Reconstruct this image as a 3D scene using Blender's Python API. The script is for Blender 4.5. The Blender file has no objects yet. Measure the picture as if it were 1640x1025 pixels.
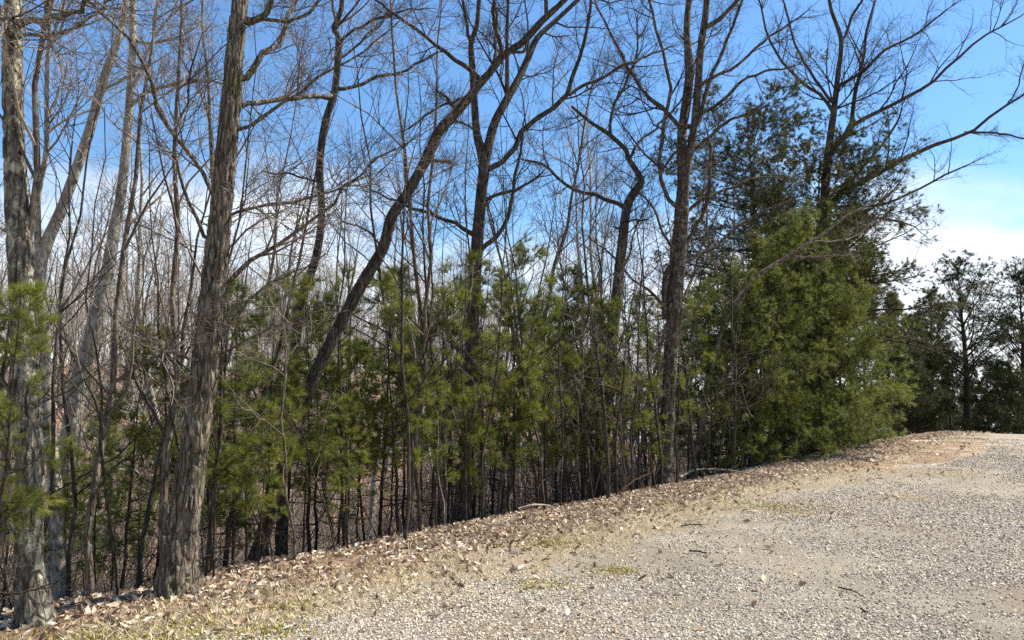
import bpy, math, random
import numpy as np

# ------------------------------------------------------------------ camera, world, sun, exposure
SC = bpy.context.scene
COL = SC.collection
FPX, PW, PH, HORIZON = 1200.0, 1640.0, 1025.0, 620.0
CAM_Z = 1.55
PITCH = math.atan((HORIZON - PH / 2) / FPX)
cam_data = bpy.data.cameras.new('camera')
cam = bpy.data.objects.new('camera', cam_data)
COL.objects.link(cam)
cam.location = (0, 0, CAM_Z)
cam.rotation_euler = (math.radians(90) + PITCH, 0, 0)
cam_data.sensor_width = 36.0
cam_data.lens = 36.0 * FPX / PW
cam_data.clip_start, cam_data.clip_end = 0.05, 3000
SC.camera = cam

SUN_AZ, SUN_EL = math.radians(66), math.radians(50)      # azimuth measured from +Y towards +X
world = bpy.data.worlds.new('World')
SC.world = world
world.use_nodes = True
wn, wl = world.node_tree.nodes, world.node_tree.links
wn.clear()
w_out = wn.new('ShaderNodeOutputWorld')
w_bg = wn.new('ShaderNodeBackground')
w_bg.inputs['Strength'].default_value = 0.072
sky = wn.new('ShaderNodeTexSky')
sky.sky_type = 'NISHITA'
sky.sun_disc = False
sky.sun_elevation = SUN_EL
sky.sun_rotation = SUN_AZ
sky.air_density, sky.dust_density, sky.ozone_density = 1.0, 0.25, 3.0
hsv = wn.new('ShaderNodeHueSaturation')
hsv.inputs['Saturation'].default_value = 1.34
hsv.inputs['Hue'].default_value = 0.499
hsv.inputs['Value'].default_value = 1.25
wl.new(sky.outputs[0], hsv.inputs['Color'])
# thin bright cloud, thickest low over the valley
tc = wn.new('ShaderNodeTexCoord')
sep = wn.new('ShaderNodeSeparateXYZ'); wl.new(tc.outputs['Generated'], sep.inputs[0])
den = wn.new('ShaderNodeMath'); den.operation = 'ADD'; den.inputs[1].default_value = 0.18
wl.new(sep.outputs['Z'], den.inputs[0])
vdiv = wn.new('ShaderNodeVectorMath'); vdiv.operation = 'DIVIDE'
cmb = wn.new('ShaderNodeCombineXYZ')
for k in range(3): wl.new(den.outputs[0], cmb.inputs[k])
wl.new(tc.outputs['Generated'], vdiv.inputs[0]); wl.new(cmb.outputs[0], vdiv.inputs[1])
cn = wn.new('ShaderNodeTexNoise'); cn.inputs['Scale'].default_value = 1.15
cn.inputs['Detail'].default_value = 7; cn.inputs['Roughness'].default_value = 0.55; cn.inputs['Distortion'].default_value = 0.3
wl.new(vdiv.outputs[0], cn.inputs['Vector'])
cm = wn.new('ShaderNodeMapRange')            # more cloud near the horizon
cm.inputs['From Min'].default_value = 0.03; cm.inputs['From Max'].default_value = 0.37
cm.inputs['To Min'].default_value = 0.42; cm.inputs['To Max'].default_value = -0.22
wl.new(sep.outputs['Z'], cm.inputs['Value'])
cadd = wn.new('ShaderNodeMath'); cadd.operation = 'ADD'
wl.new(cn.outputs['Fac'], cadd.inputs[0]); wl.new(cm.outputs[0], cadd.inputs[1])
cr = wn.new('ShaderNodeMapRange'); cr.interpolation_type = 'SMOOTHSTEP'
cr.inputs['From Min'].default_value = 0.44; cr.inputs['From Max'].default_value = 0.82
cr.inputs['To Min'].default_value = 0.10; cr.inputs['To Max'].default_value = 0.92
wl.new(cadd.outputs[0], cr.inputs['Value'])
cmix = wn.new('ShaderNodeMixRGB')
cmix.inputs['Color2'].default_value = (7.6, 7.9, 8.3, 1)
wl.new(cr.outputs[0], cmix.inputs['Fac']); wl.new(hsv.outputs[0], cmix.inputs['Color1'])
wl.new(cmix.outputs[0], w_bg.inputs['Color'])
wl.new(w_bg.outputs[0], w_out.inputs['Surface'])

sun_data = bpy.data.lights.new('sun', 'SUN')
sun_data.energy = 4.9
sun_data.angle = math.radians(0.53)
sun_data.color = (1.0, 0.94, 0.84)
sun = bpy.data.objects.new('sun', sun_data)
COL.objects.link(sun)
sd = np.array([math.sin(SUN_AZ) * math.cos(SUN_EL), math.cos(SUN_AZ) * math.cos(SUN_EL), math.sin(SUN_EL)])
sun.rotation_euler = (math.radians(90) - SUN_EL, 0, math.pi - SUN_AZ)
sun.location = tuple(sd * 60)

vs = SC.view_settings
vs.view_transform = 'Standard'; vs.look = 'None'; vs.gamma = 1.0; vs.exposure = 1.12
vs.use_curve_mapping = False
SC.cycles.max_bounces = 6
SC.cycles.diffuse_bounces = 3
SC.cycles.glossy_bounces = 2
SC.cycles.transmission_bounces = 3
SC.cycles.use_denoising = False

# ------------------------------------------------------------------ helpers
rng = np.random.default_rng(7)
random.seed(7)

def unit(a):
    return a / np.maximum(np.linalg.norm(a, axis=-1, keepdims=True), 1e-9)

def unproject(u, v, depth):
    """world point on the sight line of photo pixel (u, v) at forward distance depth"""
    x, y = (u - PW / 2) / FPX, -(v - PH / 2) / FPX
    cp, sp = math.cos(PITCH), math.sin(PITCH)
    lam = depth / (cp - y * sp)
    return np.array([lam * x, depth, CAM_Z + lam * (sp + y * cp)])

def project(p):
    cp, sp = math.cos(PITCH), math.sin(PITCH)
    dz = p[2] - CAM_Z
    f = p[1] * cp + dz * sp
    return PW / 2 + FPX * p[0] / f, PH / 2 - FPX * (-p[1] * sp + dz * cp) / f

E0 = np.array([-3.34, 4.89]); ET = np.array([0.65, 0.76]); EN = np.array([-0.76, 0.65])
def edge_s(x, y):                       # metres into the woods from the verge's outer lip
    return (x - E0[0]) * EN[0] + (y - E0[1]) * EN[1]
def edge_t(x, y):
    return (x - E0[0]) * ET[0] + (y - E0[1]) * ET[1]

def lattice(seed, n=64):
    return np.random.default_rng(seed).random((n, n))
LAT = [lattice(k) for k in range(6)]
def vnoise(x, y, k=0, wrapx=64):
    L = LAT[k]; n = L.shape[0]
    xi, yi = np.floor(x).astype(int), np.floor(y).astype(int)
    fx, fy = x - xi, y - yi
    fx, fy = fx * fx * (3 - 2 * fx), fy * fy * (3 - 2 * fy)
    x0, x1 = xi % wrapx % n, (xi + 1) % wrapx % n
    y0, y1 = yi % n, (yi + 1) % n
    return (L[x0, y0] * (1 - fx) + L[x1, y0] * fx) * (1 - fy) + (L[x0, y1] * (1 - fx) + L[x1, y1] * fx) * fy

S_K = np.array([-400, 0.0, 0.8, 2.5, 5, 9, 13, 18, 28, 45, 70, 110, 200, 400, 800])
S_Z = np.array([0.0, 0.0, -0.08, -0.6, -1.8, -3.5, -4.4, -4.2, -2.6, 0.6, 3.6, 4.6, 2.0, -4, -8])
def terrain(x, y):
    x, y = np.asarray(x, float), np.asarray(y, float)
    s = edge_s(x, y) + 0.5 * (vnoise(x * 0.31 + 9, y * 0.31 + 5, 1) - 0.5)
    z = (np.interp(s - 0.6, S_K, S_Z) + np.interp(s, S_K, S_Z) + np.interp(s + 0.6, S_K, S_Z)) / 3
    c = y + 0.55 * (x - 13) - 24.6
    c = np.maximum(c, 0)
    z = z - np.minimum(0.0045 * c * c, 0.10 * c) * np.maximum(np.clip(1 - s / 30, 0, 1), np.clip((x - 4) / 12, 0, 1))
    z = z + 0.10 * (vnoise(x * 0.45, y * 0.45, 2) - 0.5) * np.clip(s * 0.5, 0.25, 1) * np.clip((np.hypot(x, y) - 2) * .3, 0, 1)
    z = z + 0.05 * (vnoise(x * 1.7, y * 1.7, 3) - 0.5) * np.clip((s + 2) * 0.3, 0.12, 1)
    z = z + 0.9 * (vnoise(x * 0.06, y * 0.06, 4) - 0.5) * np.clip((s - 6) * 0.1, 0, 1)
    return z

def link(o, parent=None):
    COL.objects.link(o)
    if parent is not None: o.parent = parent
    return o

def new_mesh(name, verts, faces, mat=None, parent=None, smooth=True):
    """verts (N,3); faces: one array, or a list of arrays, of equal-sized polygons"""
    if not isinstance(faces, list): faces = [faces]
    faces = [np.asarray(f, np.int32) for f in faces if len(f)]
    me = bpy.data.meshes.new(name)
    me.vertices.add(len(verts))
    me.vertices.foreach_set('co', np.ascontiguousarray(verts, np.float32).ravel())
    loops = np.concatenate([f.ravel() for f in faces])
    sizes = np.concatenate([np.full(len(f), f.shape[1], np.int32) for f in faces])
    me.loops.add(len(loops)); me.loops.foreach_set('vertex_index', loops)
    me.polygons.add(len(sizes))
    me.polygons.foreach_set('loop_start', np.concatenate([[0], np.cumsum(sizes)[:-1]]).astype(np.int32))
    me.polygons.foreach_set('use_smooth', np.full(len(sizes), smooth, bool))
    me.update(calc_edges=True)
    if mat: me.materials.append(mat)
    return link(bpy.data.objects.new(name, me), parent)

def thing(name, label, cat, loc, group=None, rotz=0.0):
    o = bpy.data.objects.new(name, None)
    o.empty_display_size = 0.2
    o.location = tuple(float(v) for v in loc); o.rotation_euler = (0, 0, rotz)
    o['label'] = label; o['category'] = cat
    if group: o['group'] = group
    return link(o)

def dup(root, loc, rotz, scale, label, group, tilt=(0, 0)):
    r = root.copy(); COL.objects.link(r)
    r.location = tuple(float(v) for v in loc); r.rotation_euler = (tilt[0], tilt[1], rotz)
    r.scale = (scale,) * 3 if np.isscalar(scale) else scale
    r['label'] = label; r['group'] = group
    for ch in root.children:
        c = ch.copy(); COL.objects.link(c); c.parent = r
    return r

def tubes(P, R, m=3, cap=False):
    """N polylines of k points -> verts, quads"""
    N, k = P.shape[:2]
    T = np.empty_like(P)
    T[:, 1:-1] = P[:, 2:] - P[:, :-2]; T[:, 0] = P[:, 1] - P[:, 0]; T[:, -1] = P[:, -1] - P[:, -2]
    T = unit(T)
    mean = unit(P[:, -1] - P[:, 0])
    ref = np.where(np.abs(mean[:, 2:3]) > 0.75, np.array([[1.0, 0, 0]]), np.array([[0, 0, 1.0]]))
    A = unit(np.cross(T, ref[:, None, :])); B = np.cross(T, A)
    th = np.arange(m) * 2 * math.pi / m
    V = P[:, :, None, :] + R[:, :, None, None] * (np.cos(th)[:, None] * A[:, :, None, :] + np.sin(th)[:, None] * B[:, :, None, :])
    idx = np.arange(N * k * m).reshape(N, k, m)
    a, b = idx[:, :-1], idx[:, 1:]
    F = np.stack([a, np.roll(a, -1, 2), np.roll(b, -1, 2), b], -1).reshape(-1, 4)
    return V.reshape(-1, 3), F

class Build:
    def __init__(self): self.v, self.f, self.n = [], [], 0
    def add(self, V, F):
        if not len(V): return
        self.v.append(V); self.f.append(F + self.n); self.n += len(V)
    def make(self, name, mat, parent, origin=None, smooth=True):
        V = np.concatenate(self.v)
        if origin is not None: V = V - origin
        quads = [f for f in self.f if f.shape[1] == 4]; tris = [f for f in self.f if f.shape[1] == 3]
        fs = ([np.concatenate(quads)] if quads else []) + ([np.concatenate(tris)] if tris else [])
        return new_mesh(name, V, fs, mat, parent, smooth)

def resample(pts, k):
    pts = np.asarray(pts, float)
    # Catmull-Rom through the points, then even spacing
    ext = np.vstack([2 * pts[0] - pts[1], pts, 2 * pts[-1] - pts[-2]])
    out = []
    for i in range(len(pts) - 1):
        p0, p1, p2, p3 = ext[i:i + 4]
        for t in np.linspace(0, 1, 12, endpoint=False):
            out.append(0.5 * ((2 * p1) + (p2 - p0) * t + (2 * p0 - 5 * p1 + 4 * p2 - p3) * t * t + (3 * p1 - p0 - 3 * p2 + p3) * t ** 3))
    out.append(pts[-1]); out = np.array(out)
    L = np.concatenate([[0], np.cumsum(np.linalg.norm(np.diff(out[:, :3], axis=0), axis=1))])
    tt = np.linspace(0, L[-1], k)
    return np.stack([np.interp(tt, L, out[:, j]) for j in range(out.shape[1])], 1)

def spawn(P, R, n, t0, t1, ang, lenf, k, r, up=0.12, wob=0.2, rs=0.6, rtip=0.0016, lmin=0.15, lmax=9.0, rmax=1.0, absl=False):
    """children of every branch of a level, all at once"""
    N, k0 = P.shape[:2]
    L = np.linalg.norm(np.diff(P, axis=1), axis=2).sum(1)
    w = n * (0.4 + 0.6 * L / max(L.mean(), 1e-6))
    cnt = np.floor(w + r.random(N)).astype(int)
    idx = np.repeat(np.arange(N), cnt); M = len(idx)
    if M == 0: return np.zeros((0, k, 3)), np.zeros((0, k))
    t = t0 + (t1 - t0) * r.random(M)
    f = t * (k0 - 1); i = np.minimum(f.astype(int), k0 - 2); fr = (f - i)[:, None]
    pos = P[idx, i] * (1 - fr) + P[idx, i + 1] * fr
    rad = R[idx, i] * (1 - fr[:, 0]) + R[idx, i + 1] * fr[:, 0]
    tan = unit(P[idx, i + 1] - P[idx, i])
    rnd = r.normal(size=(M, 3))
    perp = unit(rnd - (rnd * tan).sum(1, keepdims=True) * tan)
    a = np.radians(ang[0] + (ang[1] - ang[0]) * r.random(M))[:, None]
    d = unit(np.cos(a) * tan + np.sin(a) * perp)
    base = np.ones(M) if absl else L[idx] * (1 - 0.55 * t)
    ln = np.clip(lenf * base * (0.55 + 0.8 * r.random(M)), lmin, lmax)
    out = np.empty((M, k, 3)); out[:, 0] = pos
    st = (ln / (k - 1))[:, None]
    for j in range(1, k):
        out[:, j] = out[:, j - 1] + d * st
        d = unit(d + wob * r.normal(size=(M, 3)) + np.array([0, 0, up]))
    r0 = np.minimum(np.minimum(rad * rs, 0.010 * ln + 0.0012), rmax)
    tt = np.linspace(0, 1, k)[None, :]
    rr = r0[:, None] * (1 - tt) + np.minimum(rtip, r0)[:, None] * tt
    return out, rr

# ------------------------------------------------------------------ materials
def mat_new(name):
    m = bpy.data.materials.new(name); m.use_nodes = True
    n, l = m.node_tree.nodes, m.node_tree.links
    return m, n, l, n['Principled BSDF'], n['Material Output']

def ramp(n, stops):
    r = n.new('ShaderNodeValToRGB')
    e = r.color_ramp.elements
    while len(e) < len(stops): e.new(0.5)
    for el, (p, c) in zip(e, stops):
        el.position = p; el.color = (*c, 1)
    return r

def bark_material(name, dark, mid, light, scale=14.0, lichen=None, bump=0.6, stretch=0.22, moss=None):
    m, n, l, b, o = mat_new(name)
    tc = n.new('ShaderNodeTexCoord')
    mp = n.new('ShaderNodeMapping'); mp.inputs['Scale'].default_value = (1, 1, stretch)
    l.new(tc.outputs['Object'], mp.inputs[0])
    no = n.new('ShaderNodeTexNoise'); no.inputs['Scale'].default_value = scale * 2.2; no.inputs['Detail'].default_value = 8
    no.inputs['Roughness'].default_value = 0.68; no.inputs['Distortion'].default_value = 0.6
    l.new(mp.outputs[0], no.inputs['Vector'])
    vo = n.new('ShaderNodeTexVoronoi'); vo.feature = 'DISTANCE_TO_EDGE'; vo.inputs['Scale'].default_value = scale * 1.6
    l.new(mp.outputs[0], vo.inputs['Vector'])
    r = ramp(n, [(0.30, dark), (0.5, mid), (0.72, light)])
    l.new(no.outputs['Fac'], r.inputs[0])
    vr = n.new('ShaderNodeMapRange'); vr.inputs['From Max'].default_value = 0.12; vr.inputs['To Min'].default_value = 0.22
    l.new(vo.outputs['Distance'], vr.inputs['Value'])
    mu = n.new('ShaderNodeMixRGB'); mu.blend_type = 'MULTIPLY'; mu.inputs['Fac'].default_value = 0.4
    l.new(r.outputs[0], mu.inputs['Color1']); l.new(vr.outputs[0], mu.inputs['Color2'])
    col = mu.outputs[0]
    for extra, sc, lo, hi in ((lichen, 9.0, 0.52, 0.60), (moss, 3.1, 0.56, 0.68)):
        if not extra: continue
        ln = n.new('ShaderNodeTexNoise'); ln.inputs['Scale'].default_value = sc; ln.inputs['Detail'].default_value = 6
        ln.inputs['Roughness'].default_value = 0.65
        l.new(tc.outputs['Object'], ln.inputs['Vector'])
        lr = n.new('ShaderNodeMapRange'); lr.inputs['From Min'].default_value = lo; lr.inputs['From Max'].default_value = hi
        lr.inputs['To Max'].default_value = 0.85
        l.new(ln.outputs['Fac'], lr.inputs['Value'])
        mx = n.new('ShaderNodeMixRGB'); mx.inputs['Color2'].default_value = (*extra, 1)
        l.new(lr.outputs[0], mx.inputs['Fac']); l.new(col, mx.inputs['Color1'])
        col = mx.outputs[0]
    l.new(col, b.inputs['Base Color'])
    b.inputs['Roughness'].default_value = 0.95; b.inputs['Specular IOR Level'].default_value = 0.15
    add = n.new('ShaderNodeMath'); add.operation = 'ADD'
    l.new(no.outputs['Fac'], add.inputs[0]); l.new(vr.outputs[0], add.inputs[1])
    bu = n.new('ShaderNodeBump'); bu.inputs['Strength'].default_value = bump; bu.inputs['Distance'].default_value = 0.035
    l.new(add.outputs[0], bu.inputs['Height']); l.new(bu.outputs[0], b.inputs['Normal'])
    return m

def island_material(name, stops, rough=0.9, spec=0.2, translucent=0.0, hue_noise=None):
    """colour varies from piece to piece (stone, leaf, blade, needle)"""
    m, n, l, b, o = mat_new(name)
    g = n.new('ShaderNodeNewGeometry')
    r = ramp(n, stops)
    src = g.outputs['Random Per Island']
    if hue_noise:
        tc = n.new('ShaderNodeTexCoord')
        no = n.new('ShaderNodeTexNoise'); no.inputs['Scale'].default_value = hue_noise; no.inputs['Detail'].default_value = 3
        l.new(tc.outputs['Object'], no.inputs['Vector'])
        m1 = n.new('ShaderNodeMath'); m1.operation = 'MULTIPLY_ADD'; m1.inputs[1].default_value = 0.45
        l.new(src, m1.inputs[0])
        m2 = n.new('ShaderNodeMapRange'); m2.inputs['From Min'].default_value = 0.3; m2.inputs['From Max'].default_value = 0.7
        m2.inputs['To Max'].default_value = 0.55
        l.new(no.outputs['Fac'], m2.inputs['Value']); l.new(m2.outputs[0], m1.inputs[2])
        src = m1.outputs[0]
    l.new(src, r.inputs[0])
    l.new(r.outputs[0], b.inputs['Base Color'])
    b.inputs['Roughness'].default_value = rough; b.inputs['Specular IOR Level'].default_value = spec
    if translucent:
        tr = n.new('ShaderNodeBsdfTranslucent'); l.new(r.outputs[0], tr.inputs['Color'])
        mx = n.new('ShaderNodeMixShader'); mx.inputs[0].default_value = translucent
        l.new(b.outputs[0], mx.inputs[1]); l.new(tr.outputs[0], mx.inputs[2]); l.new(mx.outputs[0], o.inputs['Surface'])
    return m

def soil_material(name, stops, fine=60.0, coarse=1.4, bump=0.5, dist=0.02, patches=()):
    m, n, l, b, o = mat_new(name)
    g = n.new('ShaderNodeNewGeometry')
    a = n.new('ShaderNodeTexNoise'); a.inputs['Scale'].default_value = fine; a.inputs['Detail'].default_value = 6; a.inputs['Roughness'].default_value = 0.7
    c = n.new('ShaderNodeTexNoise'); c.inputs['Scale'].default_value = coarse; c.inputs['Detail'].default_value = 5; c.inputs['Roughness'].default_value = 0.6
    for t in (a, c): l.new(g.outputs['Position'], t.inputs['Vector'])
    mi = n.new('ShaderNodeMath'); mi.operation = 'MULTIPLY_ADD'; mi.inputs[1].default_value = 0.55
    ml = n.new('ShaderNodeMath'); ml.operation = 'MULTIPLY'; ml.inputs[1].default_value = 0.45
    l.new(a.outputs['Fac'], mi.inputs[0]); l.new(c.outputs['Fac'], ml.inputs[0]); l.new(ml.outputs[0], mi.inputs[2])
    r = ramp(n, stops); l.new(mi.outputs[0], r.inputs[0])
    col = r.outputs[0]
    for k, (pc, sc, lo, hi, amt) in enumerate(patches):
        p = n.new('ShaderNodeTexNoise'); p.inputs['Scale'].default_value = sc; p.inputs['Detail'].default_value = 5
        mp = n.new('ShaderNodeMapping'); mp.inputs['Location'].default_value = (13.1 * k, 7.7, 0)
        l.new(g.outputs['Position'], mp.inputs[0]); l.new(mp.outputs[0], p.inputs['Vector'])
        mr = n.new('ShaderNodeMapRange'); mr.inputs['From Min'].default_value = lo; mr.inputs['From Max'].default_value = hi; mr.inputs['To Max'].default_value = amt
        l.new(p.outputs['Fac'], mr.inputs['Value'])
        mx = n.new('ShaderNodeMixRGB'); mx.inputs['Color2'].default_value = (*pc, 1)
        l.new(mr.outputs[0], mx.inputs['Fac']); l.new(col, mx.inputs['Color1']); col = mx.outputs[0]
    l.new(col, b.inputs['Base Color'])
    b.inputs['Roughness'].default_value = 1.0; b.inputs['Specular IOR Level'].default_value = 0.1
    bu = n.new('ShaderNodeBump'); bu.inputs['Strength'].default_value = bump; bu.inputs['Distance'].default_value = dist
    l.new(a.outputs['Fac'], bu.inputs['Height']); l.new(bu.outputs[0], b.inputs['Normal'])
    return m

M_LICHEN = bark_material('lichen_bark', (0.045, 0.038, 0.03), (0.17, 0.145, 0.11), (0.44, 0.39, 0.30), 12, (0.50, 0.48, 0.34), 0.9, 0.28)
M_RIDGED = bark_material('ridged_bark', (0.03, 0.024, 0.018), (0.19, 0.155, 0.115), (0.50, 0.43, 0.33), 15, None, 1.0, 0.16, (0.10, 0.12, 0.035))
M_PALE = bark_material('pale_bark', (0.10, 0.085, 0.07), (0.30, 0.265, 0.21), (0.52, 0.47, 0.38), 10, (0.40, 0.39, 0.32), 0.5, 0.3)
M_DARK = bark_material('dark_bark', (0.022, 0.018, 0.015), (0.08, 0.066, 0.052), (0.21, 0.175, 0.135), 14, None, 0.8, 0.2)
M_BROWN = bark_material('brown_bark', (0.04, 0.03, 0.022), (0.16, 0.12, 0.09), (0.33, 0.27, 0.20), 14, (0.26, 0.26, 0.21), 0.7, 0.2)
M_DARKBROWN = bark_material('dark_brown_bark', (0.028, 0.02, 0.015), (0.105, 0.078, 0.056), (0.25, 0.20, 0.15), 14, (0.24, 0.24, 0.19), 0.8, 0.2)
M_TWIG = island_material('twig_bark', [(0.0, (0.05, 0.04, 0.032)), (0.6, (0.15, 0.12, 0.095)), (1.0, (0.34, 0.285, 0.23))])
M_TWIG_PALE = island_material('pale_twig_bark', [(0.0, (0.12, 0.10, 0.085)), (0.5, (0.28, 0.25, 0.21)), (1.0, (0.50, 0.45, 0.38))])
M_TWIG_DARK = island_material('dark_twig_bark', [(0.0, (0.02, 0.016, 0.014)), (0.7, (0.055, 0.043, 0.036)), (1.0, (0.12, 0.10, 0.08))])
M_PINEBARK = bark_material('pine_bark', (0.02, 0.014, 0.011), (0.06, 0.042, 0.033), (0.14, 0.10, 0.08), 16, None, 0.6, 0.4)
M_NEEDLE = island_material('young_pine_needles', [(0.0, (0.045, 0.06, 0.014)), (0.4, (0.15, 0.178, 0.03)), (0.75, (0.28, 0.295, 0.05)), (1.0, (0.38, 0.32, 0.08))], 0.5, 0.4, 0.4, 2.2)
M_NEEDLE_BUSH = island_material('dense_pine_needles', [(0.0, (0.04, 0.055, 0.014)), (0.4, (0.13, 0.16, 0.035)), (0.75, (0.255, 0.28, 0.055)), (1.0, (0.38, 0.33, 0.09))], 0.5, 0.4, 0.4, 1.4)
M_NEEDLE_DARK = island_material('old_pine_needles', [(0.0, (0.022, 0.03, 0.013)), (0.6, (0.062, 0.08, 0.028)), (1.0, (0.15, 0.16, 0.05))], 0.65, 0.25, 0.2, 1.2)
M_NEEDLE_OLD = island_material('scraggly_pine_needles', [(0.0, (0.035, 0.038, 0.014)), (0.6, (0.09, 0.093, 0.028)), (1.0, (0.18, 0.155, 0.05))], 0.6, 0.3, 0.3, 1.2)
M_STONE = island_material('crushed_stone', [(0.0, (0.16, 0.14, 0.11)), (0.12, (0.32, 0.28, 0.22)), (0.5, (0.45, 0.395, 0.305)), (0.8, (0.54, 0.475, 0.37)), (0.93, (0.48, 0.39, 0.27)), (1.0, (0.64, 0.59, 0.49))], 0.85, 0.3)
M_LEAF = island_material('dry_leaves', [(0.0, (0.13, 0.08, 0.055)), (0.35, (0.33, 0.235, 0.15)), (0.62, (0.50, 0.395, 0.275)), (0.85, (0.62, 0.50, 0.38)), (1.0, (0.74, 0.67, 0.56))], 0.75, 0.3, 0.2)
M_STRAW = island_material('straw_grass', [(0.0, (0.24, 0.17, 0.09)), (0.5, (0.50, 0.40, 0.24)), (1.0, (0.72, 0.63, 0.43))], 0.8, 0.25, 0.2)
M_MOSS = island_material('moss_shoots', [(0.0, (0.18, 0.15, 0.03)), (0.6, (0.34, 0.29, 0.06)), (1.0, (0.48, 0.41, 0.11))], 0.9, 0.1, 0.2)
M_STICK = bark_material('weathered_stick', (0.16, 0.13, 0.10), (0.35, 0.29, 0.22), (0.55, 0.48, 0.38), 20, None, 0.4, 0.2)
M_DARKSTICK = bark_material('dark_stick', (0.015, 0.012, 0.01), (0.035, 0.028, 0.022), (0.08, 0.06, 0.05), 20, None, 0.4, 0.2)
M_ROAD = soil_material('gravel_bed', [(0.25, (0.13, 0.105, 0.075)), (0.45, (0.30, 0.26, 0.20)), (0.62, (0.46, 0.41, 0.32)), (0.75, (0.58, 0.53, 0.43))], 55, 1.1, 1.0, 0.04,
                       [((0.33, 0.22, 0.115), 0.5, 0.50, 0.66, 0.7), ((0.30, 0.27, 0.21), 2.2, 0.50, 0.66, 0.5)])
M_VERGE = soil_material('verge_soil', [(0.25, (0.11, 0.082, 0.055)), (0.5, (0.30, 0.24, 0.165)), (0.75, (0.47, 0.40, 0.29))], 45, 1.6, 0.8, 0.03,
                        [((0.25, 0.22, 0.045), 1.5, 0.60, 0.72, 0.55)])
M_DIRT = soil_material('orange_dirt', [(0.25, (0.12, 0.08, 0.048)), (0.5, (0.29, 0.20, 0.125)), (0.75, (0.45, 0.34, 0.225))], 40, 1.3, 1.0, 0.04, [((0.44, 0.36, 0.26), 1.1, 0.50, 0.62, 0.8)])
M_FLOOR = soil_material('forest_floor', [(0.25, (0.12, 0.075, 0.05)), (0.5, (0.29, 0.19, 0.125)), (0.75, (0.46, 0.33, 0.23))], 26, 0.5, 0.9, 0.06)

# ------------------------------------------------------------------ ground: one sheet cut into road, verge and forest floor
def build_ground():
    na = 720
    rad = np.concatenate([np.linspace(0.0, 3, 12)[1:], 3 * np.exp(np.linspace(0, math.log(900 / 3), 330))[1:]])
    th = np.arange(na) * 2 * math.pi / na
    X = np.concatenate([[0], (rad[:, None] * np.sin(th)).ravel()])
    Y = np.concatenate([[0], (rad[:, None] * np.cos(th)).ravel()])
    Z = terrain(X, Y)
    V = np.stack([X, Y, Z], 1)
    nr = len(rad)
    idx = 1 + np.arange(nr * na).reshape(nr, na)
    a, b = idx[:-1], idx[1:]
    F = np.stack([a, b, np.roll(b, -1, 1), np.roll(a, -1, 1)], -1).reshape(-1, 4)
    tri = np.stack([np.zeros(na, int), idx[0], np.roll(idx[0], -1)], 1)
    c = V[F].mean(1)
    s = edge_s(c[:, 0], c[:, 1]); t = edge_t(c[:, 0], c[:, 1])
    sj = s + 0.9 * (vnoise(c[:, 0] * 0.9, c[:, 1] * 0.9, 1) - 0.5) + 0.35 * (vnoise(c[:, 0] * 4, c[:, 1] * 4, 2) - 0.5)
    right = edge_s(c[:, 0], c[:, 1]) < -9.5 - 0.0 * t          # far side of the drive
    floor = (sj > -0.3) | right & (t > 45) | (t > 60) | (sj < -30)
    verge = ~floor & ((sj > -1.45) | (sj < -12))
    dirt = (np.hypot((t - 19.0) / 5.0, (s + 1.45) / 0.95) < 0.75 + 0.7 * vnoise(c[:, 0] * 1.5, c[:, 1] * 1.5, 4)) & ~floor
    verge &= ~dirt
    road = ~floor & ~verge & ~dirt
    for name, mask, mat, ex in (('forest_floor', floor, M_FLOOR, None), ('verge', verge, M_VERGE, None), ('dirt_patch', dirt, M_DIRT, None), ('gravel_road', road, M_ROAD, tri)):
        f = F[mask]
        used = np.unique(np.concatenate([f.ravel()] + ([ex.ravel()] if ex is not None else [])))
        re = np.zeros(len(V), np.int32); re[used] = np.arange(len(used))
        o = new_mesh(name, V[used], [re[f]] + ([re[ex]] if ex is not None else []), mat)
        o['kind'] = 'structure'
        o['label'] = {'forest_floor': 'brown leafy floor of the wooded ravine', 'dirt_patch': 'bare orange tan dirt by the crest of the drive', 'verge': 'straw coloured strip between gravel and trees',
                      'gravel_road': 'pale gravel drive curving over a low crest'}[name]
build_ground()

def rot_xyz(N, r, tilt=1.0):
    """random rotation matrices: free spin about z, limited tilt"""
    a = r.random(N) * 2 * math.pi; b = r.normal(size=N) * tilt; c = r.normal(size=N) * tilt
    ca, sa, cb, sb, cc, sc = np.cos(a), np.sin(a), np.cos(b), np.sin(b), np.cos(c), np.sin(c)
    Rz = np.zeros((N, 3, 3)); Rz[:, 0, 0] = ca; Rz[:, 0, 1] = -sa; Rz[:, 1, 0] = sa; Rz[:, 1, 1] = ca; Rz[:, 2, 2] = 1
    Rx = np.zeros((N, 3, 3)); Rx[:, 0, 0] = 1; Rx[:, 1, 1] = cb; Rx[:, 1, 2] = -sb; Rx[:, 2, 1] = sb; Rx[:, 2, 2] = cb
    Ry = np.zeros((N, 3, 3)); Ry[:, 1, 1] = 1; Ry[:, 0, 0] = cc; Ry[:, 0, 2] = sc; Ry[:, 2, 0] = -sc; Ry[:, 2, 2] = cc
    return Rz @ Rx @ Ry

def scatter_polar(N, r0, r1, a0, a1, r, power=1.0):
    rr = r0 + (r1 - r0) * r.random(N) ** power
    th = np.radians(a0 + (a1 - a0) * r.random(N))
    return rr * np.sin(th), rr * np.cos(th)

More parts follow.
